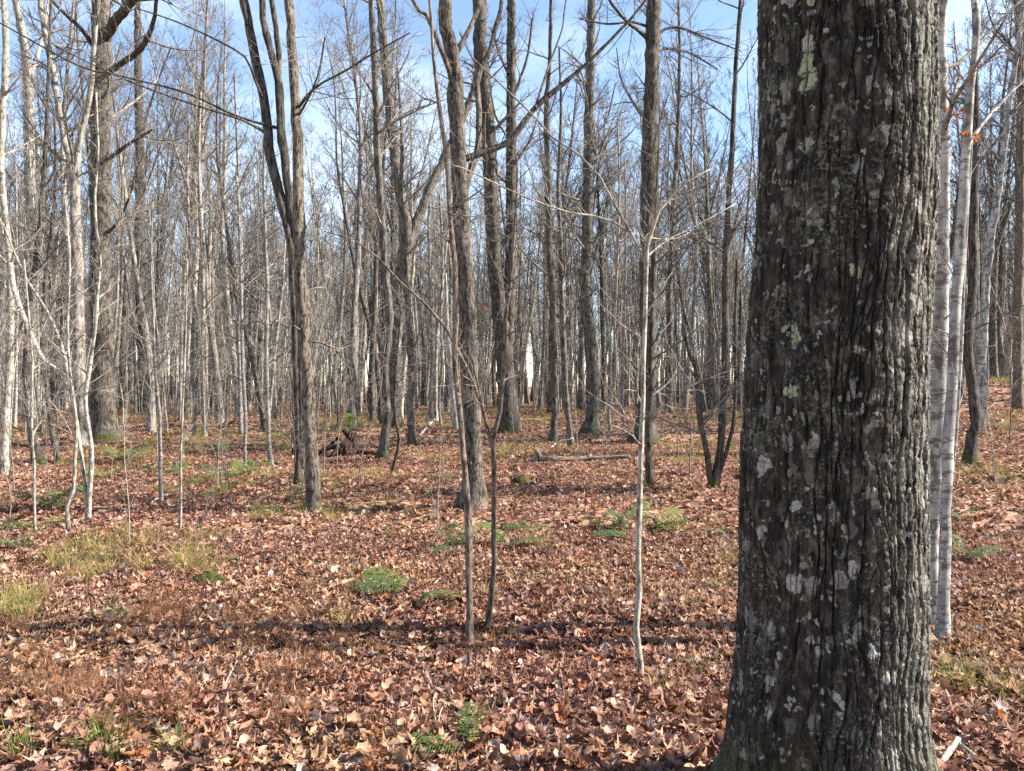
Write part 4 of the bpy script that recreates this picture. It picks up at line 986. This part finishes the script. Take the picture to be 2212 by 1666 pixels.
for k in range(20):
    drop(GR[k % 5], 'grass_tuft', rg.uniform(540, 900), 1112 + rg.normal() * 10, rg.uniform(0.6, 0.9), 'low yellowish grass tuft in the strip between the pale flaking trunk and grey scaly trunk', 'grass', 'tufts of the grassy strip')
for (px, py, s) in [(228, 1612, 0.9), (215, 1628, 0.8), (245, 1640, 0.8)]:
    drop(GG[int(px) % 3], 'grass_tuft', px, py, s, 'bright green-yellow grass tuft among curled leaves, in a group of three', 'grass', 'bright group of three tufts')
SINGLE = [(378, 1625, 0.8, GG, 'green arching grass tuft near the bright group of three tufts'), (48, 1640, 0.9, GG, 'flat green grass tuft on bare leaf litter beside pale fallen leaves'),
    (1520, 1458, 0.7, GG, 'dark green grass tuft beside the thick furrowed trunk'), (1572, 1215, 0.9, GR, 'tall straw grass tuft touching the thick furrowed trunk'),
    (1560, 1275, 0.8, GR, 'yellow grass tuft just nearer than the tall straw tuft by the thick trunk'), (1180, 1190, 0.9, GR, 'yellow grass tuft beside the round fern near the forked brown sapling'),
    (1150, 1180, 0.8, GR, 'low yellow grass tuft behind the round fern'), (2085, 1490, 1.0, GG, 'bright yellow-green grass tuft in front of the white birch stems'), (2070, 1465, 0.9, GR, 'straw grass tuft behind the bright tuft by the birches'),
    (2185, 1510, 0.8, GR, 'small straw grass tuft on the leaf slope past the birches'), (752, 1352, 0.7, GR, 'small yellow grass tuft near the reddish dry weeds'), (768, 1280, 0.6, GR, 'small yellow grass tuft next to the low spreading fern'),
    (1145, 1258, 0.6, GG, 'tiny green grass tuft on open leaf litter right of the forked brown sapling'), (1055, 1295, 0.7, GG, 'drooping green grass tuft at the foot of the forked brown sapling'), (535, 1420, 0.45, GG, 'tiny bright green grass tuft alone on brown leaf litter'),
    (255, 1345, 0.9, GG, 'green upright grass tuft below the broad grassy patch'), (1432, 1497, 0.6, GR, 'thin straw grass tuft at the foot of the whitish crooked sapling'), (1595, 1520, 0.5, GR, 'thin straw grass tuft low against the thick furrowed trunk')]
for px, py, s, st, lab in SINGLE: drop(st[int(px) % 3], 'grass_tuft', px, py, s, lab, 'grass', None)
for (px, py, s, lab) in [(375, 1310, 1.1, 'rust-brown dry weed below the broad grassy patch'), (800, 1405, 1.1, 'reddish dry weed near the fern with one big frond'), (1075, 1395, 0.9, 'rusty dry weed beside the foot of the forked brown sapling'),
        (1030, 1420, 0.7, 'small rusty dry weed at the foot of the brown thin sapling'), (40, 1475, 1.1, 'brown dry weed by the straw-yellow grass patch'), (150, 1500, 1.1, 'brown dry weed with long straw stalk on leaf litter'),
        (330, 1545, 1.0, 'tangled brown dry weed in deep leaf litter near the group of three tufts'), (520, 1395, 1.0, 'brown dry weed around the tiny bright green tuft'), (1270, 1215, 0.9, 'pinkish dry weed behind the whitish crooked sapling'),
        (870, 1620, 0.8, 'brown dry weed beside the lowest green fern'), (680, 1340, 0.9, 'brown dry weed by the small yellow tuft'), (1540, 1590, 0.8, 'dry weed against the thick furrowed trunk')]:
    drop(WD[int(px) % 4], 'dry_weed', px, py, s, lab, 'weed', None)
for k in range(26):
    px, py = rg.uniform(0, 700), rg.uniform(1330, 1600)
    drop(WD[k % 4], 'dry_weed', px, py, rg.uniform(0.6, 1.0), 'low brown dry weed on the leaf litter below the broad grassy patch', 'weed', 'low dry weeds below the grassy patch')
# yellowish sedge under the far trees
ng_ = 5200
d = np.sqrt(rg.uniform(10.5 ** 2, 50 ** 2, ng_)); q = rg.uniform(-0.72, 0.76, ng_); x = q * d
ok = fbm(x / 4.0, d / 4.0, 123, 3) > 0.53 + 0.06 * sst(-0.1, 0.2, q) * (1 - sst(20, 26, d))
x, d = x[ok], d[ok]
sd = scatter('sedge_grass', hidden_collection('sedge_kind', GR + GG[:1]), np.stack([x, d, hgt(x, d)], -1), np.stack([0 * x, 0 * x, rg.uniform(0, 6.28, len(x))], -1), np.repeat(rg.uniform(0.8, 1.5, len(x))[:, None], 3, 1), rg.integers(0, 6, len(x)))
tag(sd, 'yellowish sedge scattered under the far trees', 'grass')

def frond_mesh(seed, L=0.42, W=0.10, arch=0.55, pairs=15):
    rng = np.random.default_rng(seed); mb = MB()
    t = np.linspace(0, 1, 12); e = arch
    x = L * t * cos(e * 0.6); z = L * (np.sin(e) * t - 0.75 * np.sin(e) * t * t) + 0.01; y = 0.03 * np.sin(t * 2.5 + seed)
    ra = np.stack([x, y, z], -1); tubes(mb, ra, np.linspace(0.0022, 0.0006, 12), 4)
    for k in range(pairs):
        u = 0.13 + 0.85 * k / pairs; i = u * 11; p = ra[int(i)] * (1 - i % 1) + ra[min(11, int(i) + 1)] * (i % 1)
        ln = W * (np.sin(pi * min(1, (1 - u) * 1.12 + 0.02)) ** 0.6 if u > 0.45 else 0.75 + 0.55 * u) * (0.9 + 0.2 * rng.random())
        for sgn in (-1, 1):
            K = 8; s = np.linspace(0, 1, K)
            cx_ = p[0] + 0.30 * ln * s; cy_ = p[1] + sgn * ln * s; cz_ = p[2] - 0.22 * ln * s * s + rng.normal() * 0.004
            hw = (0.0105 * (1 - s) ** 0.7 + 0.001) * (L / 0.42) * np.where(np.arange(K) % 2, 0.55, 1.1)
            V = np.stack([np.stack([cx_ - hw, cy_, cz_ - 0.15 * hw], -1), np.stack([cx_ + hw, cy_, cz_ - 0.15 * hw], -1)], 1).reshape(-1, 3)
            kk = np.arange(K - 1) * 2; mb.add(V, np.stack([kk, kk + 1, kk + 3, kk + 2], -1))
    return mb.mesh('frond', M['fern'], smooth=False)
FR = [frond_mesh(400, arch=0.35), frond_mesh(401, arch=0.6), frond_mesh(402, L=0.36, W=0.09, arch=0.25), frond_mesh(403, arch=0.85)]
def fern(px, py, fr, label, s=1.0):
    p = gp(px, py); root = thing('fern', label, 'fern', p + np.array([0, 0, 0.03])); root.scale = (s, s, s)
    for k, (az, v, tl) in enumerate(fr):
        o = obj('frond', FR[v], root); o.rotation_euler = (rg.normal() * 0.25, -tl, radians(az)); f = rg.uniform(0.85, 1.1); o.scale = (f, f, f)
def ring(n, tl=0.1): return [(360 * k / n + rg.uniform(-20, 20), int(rg.integers(0, 4)), rg.uniform(0, tl)) for k in range(n)]
fern(1010, 1632, [(190, 2, 0.0), (168, 2, 0.05), (60, 0, 0.35), (85, 2, 0.3)], 'lowest green fern, flat fronds lying on big curled leaves', 0.72)
fern(880, 1285, [(178, 0, 0.0), (205, 2, 0.0), (148, 0, 0.1)], 'low spreading green fern with yellowing fronds left of the brown saplings', 1.0)
fern(936, 1290, [(-88, 0, 0.0), (-60, 2, 0.0)], 'fern with one big frond hanging toward the reddish weeds', 0.95)
fern(1085, 1188, [(60, 1, 0.25), (120, 1, 0.3), (5, 0, 0.1)], 'round pale green fern right behind the forked brown sapling', 0.95)
fern(985, 1190, [(90, 3, 0.4), (130, 1, 0.2), (60, 1, 0.3), (200, 2, 0.0)], 'small green fern behind the brown thin sapling', 0.9)
fern(1140, 1152, ring(4), 'thin pale fern behind the round pale green fern', 0.8)
fern(1345, 1158, [(100, 1, 0.2), (150, 0, 0.1), (240, 2, 0.0), (60, 3, 0.3), (200, 2, 0.0)], 'dark green fern left of the whitish crooked sapling', 1.1)
fern(1400, 1150, [(0, 0, 0.05), (30, 1, 0.2), (90, 3, 0.3), (-30, 2, 0.0), (10, 2, 0.1)], 'long flat green fern just behind the whitish crooked sapling', 1.2)
fern(2080, 1215, ring(6, 0.25), 'dark shaded fern beside the white birch stems', 1.0)
fern(2065, 1120, ring(5, 0.3), 'yellowish drooping fern farther behind the birch stems', 1.1)
fern(12, 1190, ring(4), 'broad dark green fern below the whitish wand sapling', 1.0)
fern(60, 1150, ring(5), 'dark green fern touching the whitish wand sapling', 1.1)
fern(115, 1105, ring(6, 0.4), 'tall bright green fern behind the bowed pale sapling', 1.3)
fern(265, 998, ring(7, 0.4), 'bushy green fern near the massive rough trunk', 1.7)
fern(232, 1036, ring(4, 0.5), 'small upright fern in front of the bushy green fern', 1.2)
fern(355, 1025, ring(5), 'olive fern by the speckled birch sapling', 1.2)
fern(488, 1035, ring(7, 0.3), 'light green fern patch at the foot of the grey-white birch sapling', 1.5)
fern(540, 1020, ring(4, 0.2), 'bright little fern right of the grey-white birch sapling', 1.2)
fern(450, 985, ring(5, 0.2), 'loose green fern in the hollow behind the grey-white birch', 1.5)
fern(600, 975, ring(6, 0.3), 'green fern beside the flecked white birch sapling', 1.7)
fern(640, 1085, ring(5, 0.3), 'dark green small fern at the foot of the dark twin stems', 0.8)
fern(760, 928, ring(6, 0.6), 'tall green fern behind the rotten stump', 1.9)
fern(715, 935, ring(6, 0.2), 'low green fern patch left of the rotten stump', 1.9)
fern(420, 1080, ring(4), 'grey-green fern beside the thin straight whip', 1.0)
fern(1550, 1160, ring(3), 'tiny pale fern near the thick furrowed trunk', 0.6)

# ------------------------------------------------------------------ moss, stump, log, sticks
def lump_mesh(name, mat, w, dpt, h, seed, n=22, rough=0.18):
    th = np.linspace(0, 2 * pi, 2 * n, endpoint=False); ph = np.linspace(-0.35, pi / 2, n)
    TH, PH = np.meshgrid(th, ph)
    k = 1 + rough * (fbm(TH / (2 * pi) * 8, PH * 3, seed, 3, 8) - 0.5) * 2 + 0.05 * (vnoise(TH / (2 * pi) * 40, PH * 12, seed + 5, 40) - 0.5)
    V = np.stack([w * k * np.cos(PH) * np.cos(TH), dpt * k * np.cos(PH) * np.sin(TH), h * k * np.sin(PH)], -1)
    nr, nc = TH.shape; idx = np.arange(nr * nc).reshape(nr, nc); nx = np.roll(idx, -1, 1)
    q = np.stack([idx[:-1], nx[:-1], nx[1:], idx[1:]], -1).reshape(-1, 4)
    mb = MB(); mb.add(V, q); return mb.mesh(name, mat)
for (px, py, w, h, name, lab, cat) in [(1125, 1048, 0.15, 0.13, 'mossy_stone', 'round moss-covered stone on the leaf litter right of the grey scaly trunk', 'stone'),
        (831, 1166, 0.11, 0.07, 'moss_mound', 'dark green moss mound left of the brown saplings', 'moss'), (448, 1262, 0.13, 0.09, 'moss_mound', 'dark moss mound at the edge of the broad grassy patch', 'moss'),
        (1113, 1018, 0.12, 0.06, 'moss_mound', 'flat brownish moss mound behind the moss-covered stone', 'moss')]:
    p = gp(px, py); o = obj(name, lump_mesh(name, M['moss'], w, w * 0.8, h, int(px)), None, p); tag(o, lab, cat)

p = gp(740, 985); st = thing('rotten_stump', 'dark rotten uprooted stump with jagged top beside the mossy-footed bending tree', 'stump', p)
def stump_body():
    n, mth = 60, 26
    th = np.linspace(0, 2 * pi, n, endpoint=False); s = np.linspace(0, 1, mth); TH, S = np.meshgrid(th, s)
    k = fbm(TH / (2 * pi) * 9, S * 4, 501, 3, 9); jag = vnoise(TH / (2 * pi) * 14, S * 0 + 0.5, 507, 14)
    top = 0.34 + 0.46 * np.exp(-((np.cos(TH - 0.9) - 1) ** 2) / 0.5) * jag + 0.16 * jag
    R = (0.40 - 0.26 * S ** 0.8) * (0.7 + 0.6 * k)
    X = R * np.cos(TH) * 1.05 + 0.16 * S; Y = R * np.sin(TH) * 0.8; Z = -0.08 + S * top
    idx = np.arange(n * mth).reshape(mth, n); nx = np.roll(idx, -1, 1)
    q = np.stack([idx[:-1], nx[:-1], nx[1:], idx[1:]], -1).reshape(-1, 4)
    mb = MB(); V = np.stack([X, Y, Z], -1); mb.add(V, q)
    c = len(V.reshape(-1, 3)); top_i = idx[-1]
    mb.v[0] = np.vstack([mb.v[0], [[0.16, 0, 0.30]]]); mb.n += 1
    mb.t.append(np.stack([top_i, np.roll(top_i, -1), np.full(n, c)], -1))
    return mb.mesh('stump_body', M['rotten'])
obj('stump_body', stump_body(), st)
for (a, L, h, r) in [(185, 0.62, 0.10, 0.075), (20, 0.45, 0.12, 0.06), (80, 0.35, 0.45, 0.05), (150, 0.45, 0.28, 0.05), (300, 0.4, 0.10, 0.05), (250, 0.42, 0.12, 0.06)]:
    ca, sa = cos(radians(a)), sin(radians(a))
    pts = np.array([[0.1 * ca, 0.1 * sa, h + 0.12, r], [0.5 * L * ca, 0.5 * L * sa, h + 0.08, r * 0.8], [L * ca, L * sa, max(0.02, h - 0.1), r * 0.4]])
    s = spline(pts, 10); mb = MB(); tubes(mb, s[:, :3], s[:, 3], 8, lump=0.3); obj('root', mb.mesh('root', M['rotten']), st)

def lying(name, label, cat, pts, mat, group=None, lift=0.0, branches=(), sides=9):
    """a stick or log along photograph points lying on the ground: rows (x, y, width px, height above ground)"""
    rows = []
    for (x, y, w, h) in pts:
        g = gp(x, y); rows.append([g[0], g[1], g[2] + h + 0.5 * w / F * g[1], 0.5 * w / F * g[1]])
    rows = np.array(rows); base = rows[0, :3].copy()
    s = spline(rows, 18); mb = MB(); tubes(mb, s[:, :3], s[:, 3], sides, lump=0.2)
    if not branches:
        o = obj(name, mb.mesh(name, M[mat], base), None, base); return tag(o, label, cat, group)
    root = thing(name, label, cat, base, group); obj('main_stem', mb.mesh('main_stem', M[mat], base), root)
    for br in branches:
        rr = []
        for (x, y, w, h) in br:
            g = gp(x, y); rr.append([g[0], g[1], g[2] + h + 0.5 * w / F * g[1], 0.5 * w / F * g[1]])
        s = spline(np.array(rr), 10); mb = MB(); tubes(mb, s[:, :3], s[:, 3], 7, lump=0.2); obj('side_branch', mb.mesh('side_branch', M[mat], base), root)
lying('fallen_log', 'thin fallen log lying across the leaf litter past the moss-covered stone', 'log', [(1165, 1000, 12, 0.02), (1200, 1002, 11, 0.03), (1260, 1001, 9, 0.05), (1310, 999, 8, 0.05), (1362, 998, 8, 0.06)], 'log',
      branches=[[(1168, 1000, 14, 0.02), (1162, 999, 12, 0.12), (1160, 998, 7, 0.2)], [(1164, 1001, 12, 0.0), (1150, 1002, 9, 0.02), (1142, 1003, 5, 0.0)]])
lying('fallen_branch', 'curved pale stick arching from the leaf litter up to the tapering wavy trunk', 'branch', [(1183, 976, 4, 0.0), (1195, 971, 5, 0.05), (1210, 969, 5, 0.14), (1238, 970, 4, 0.22)], 'stick')
lying('fallen_branch', 'dark fallen branch lying past the massive rough trunk, slanting up at one end', 'branch', [(330, 945, 5, 0.0), (400, 938, 5, 0.02), (460, 934, 5, 0.04), (490, 930, 4, 0.15), (512, 928, 3, 0.35)], 'rotten')
lying('fallen_branch', 'pale fallen branch propped near the white birch saplings', 'branch', [(905, 945, 5, 0.0), (925, 932, 5, 0.15), (940, 925, 4, 0.3)], 'stick')
lying('fallen_log', 'short dark log behind the rotten stump, reaching to the mossy-footed tree', 'log', [(770, 984, 14, 0.0), (790, 985, 13, 0.0), (815, 988, 11, 0.0)], 'rotten')
lying('fallen_stick', 'short bleached stick on the leaf litter in front of the speckled birch sapling', 'stick', [(326, 1088, 4, 0.0), (345, 1080, 5, 0.02), (362, 1077, 4, 0.04)], 'stick')
lying('fallen_stick', 'bleached broken stick with a side stub beside the foot of the thick furrowed trunk', 'stick', [(2034, 1668, 14, 0.02), (2052, 1650, 13, 0.04), (2070, 1634, 11, 0.06)], 'stick', branches=[[(2066, 1638, 10, 0.05), (2085, 1648, 8, 0.05), (2105, 1655, 6, 0.03)]])
lying('fallen_stick', 'thin pale forked twig lying above the lowest green fern', 'stick', [(938, 1512, 3, 0.02), (936, 1540, 3.5, 0.03), (942, 1580, 4, 0.02), (951, 1620, 4, 0.01)], 'stick', branches=[[(944, 1590, 2.5, 0.02), (950, 1570, 2.5, 0.05), (956, 1560, 2, 0.06)]])
lying('fallen_stick', 'thin brown twig slanting over leaves left of the pale forked twig', 'stick', [(826, 1514, 2.5, 0.02), (850, 1535, 2.5, 0.03), (884, 1562, 2.5, 0.01)], 'log')
lying('fallen_stick', 'long thin twig curving over the leaves toward the whitish crooked sapling', 'stick', [(1210, 1500, 2.5, 0.12), (1222, 1535, 2.5, 0.05), (1238, 1560, 2.5, 0.02), (1258, 1572, 4, 0.01)], 'log')
lying('fallen_stick', 'straw-coloured thin stalk slanting over leaves below the broad grassy patch', 'stick', [(470, 1530, 2.5, 0.0), (488, 1500, 2.5, 0.05), (512, 1462, 2, 0.08)], 'stick')
lying('fallen_stick', 'dark stick lying on the shaded slope past the birches', 'stick', [(2050, 1310, 5, 0.0), (2110, 1312, 5, 0.01), (2170, 1308, 4, 0.02)], 'rotten')
lying('fallen_stick', 'thin dark stick beside the dark shadow left of the twin stems', 'stick', [(480, 1212, 4, 0.0), (540, 1205, 4, 0.02), (610, 1192, 3, 0.01)], 'log')

# thin bare whips and litter twigs of the open floor
for k, (px, py) in enumerate([(30, 1060), (108, 1075), (240, 1040), (300, 1010), (470, 1060), (500, 1100), (560, 985), (430, 1160), (280, 1180), (700, 1040), (728, 1010), (775, 1060), (905, 1010), (1115, 985), (1300, 1010), (1335, 1030), (1465, 1000), (1490, 1040),
        (1595, 1000), (955, 1180), (2150, 1060), (2180, 960), (340, 990), (120, 1030), (395, 1000), (1250, 1000), (1430, 980), (20, 1120)]):
    p = gp(px, py); kd = SAPS[(0, 3, 0, 1)[k % 4]]; sc = rg.uniform(0.22, 0.42)
    mk = min(MARKS, key=lambda m: abs(m[0] - px))[1]
    root = thing('bare_seedling', 'thin knee-to-chest-high bare seedling in the leaf litter in front of the ' + mk, 'seedling', p, 'thin seedlings in front of the ' + mk)
    root.rotation_euler = (0, 0, rg.uniform(0, 6.28)); root.scale = (sc, sc, sc)
    obj('stem', kd['trunk'], root); obj('crown', kd['crown'], root)
for k in range(34):
    px, py = rg.uniform(0, 1560), 930 + 620 * rg.random() ** 1.6
    a = rg.uniform(-0.45, 0.45); L = rg.uniform(25, 70) * (0.4 + (py - 880) / 500); dx, dy = L * cos(a), L * sin(a) * 0.35
    mk = min(MARKS, key=lambda m: abs(m[0] - px))[1]
    lying('fallen_twig', ('bent grey twig' if k % 2 else 'straight brown twig') + ' lying on the leaf litter in front of the ' + mk, 'twig',
          [(px, py, 2.4, 0.01), (px + dx * 0.5, py + dy * 0.5 + (3 if k % 2 else 0), 2.6, 0.03), (px + dx, py + dy, 1.6, 0.015)], 'stick' if k % 5 == 0 else 'log', ('bent grey twigs' if k % 2 else 'straight brown twigs') + ' in front of the ' + mk, sides=5)
# last orange leaves still hanging on the birch fork and on a twiggy tree at the thicket edge
def hanging(px, py, d, n, spread, label, s):
    c = P(px, py, d); root = thing('leaf_cluster', label, 'leaves', c)
    mesh = HL
    for k in range(n):
        o = obj('leaf', mesh[k % 3], root, rg.normal(size=3) * spread); o.rotation_euler = rg.uniform(0, 6.28, 3); o.scale = (s,) * 3
HL = []
for k in (0, 1, 4):
    m = LEAVES[k].copy(); m.materials.clear(); m.materials.append(M['orange_leaf']); HL.append(m)
hanging(2066, 243, 4.55, 5, 0.02, 'few orange leaves hanging beside the slender forking birch', 0.55)
hanging(2098, 290, 4.62, 5, 0.025, 'orange leaves at the fork of the slender white birch', 0.55)
hanging(142, 628, 22, 60, 0.45, 'rusty leaves still clinging to twigs between two trunks by the massive rough trunk', 1.1)
hanging(1043, 668, 9.3, 2, 0.02, 'single curled orange leaf caught on a twig beside the grey scaly trunk', 0.8)
print("objects", len(scene.objects), "tris", sum(len(m.loops) - 2 * len(m.polygons) for m in bpy.data.meshes))
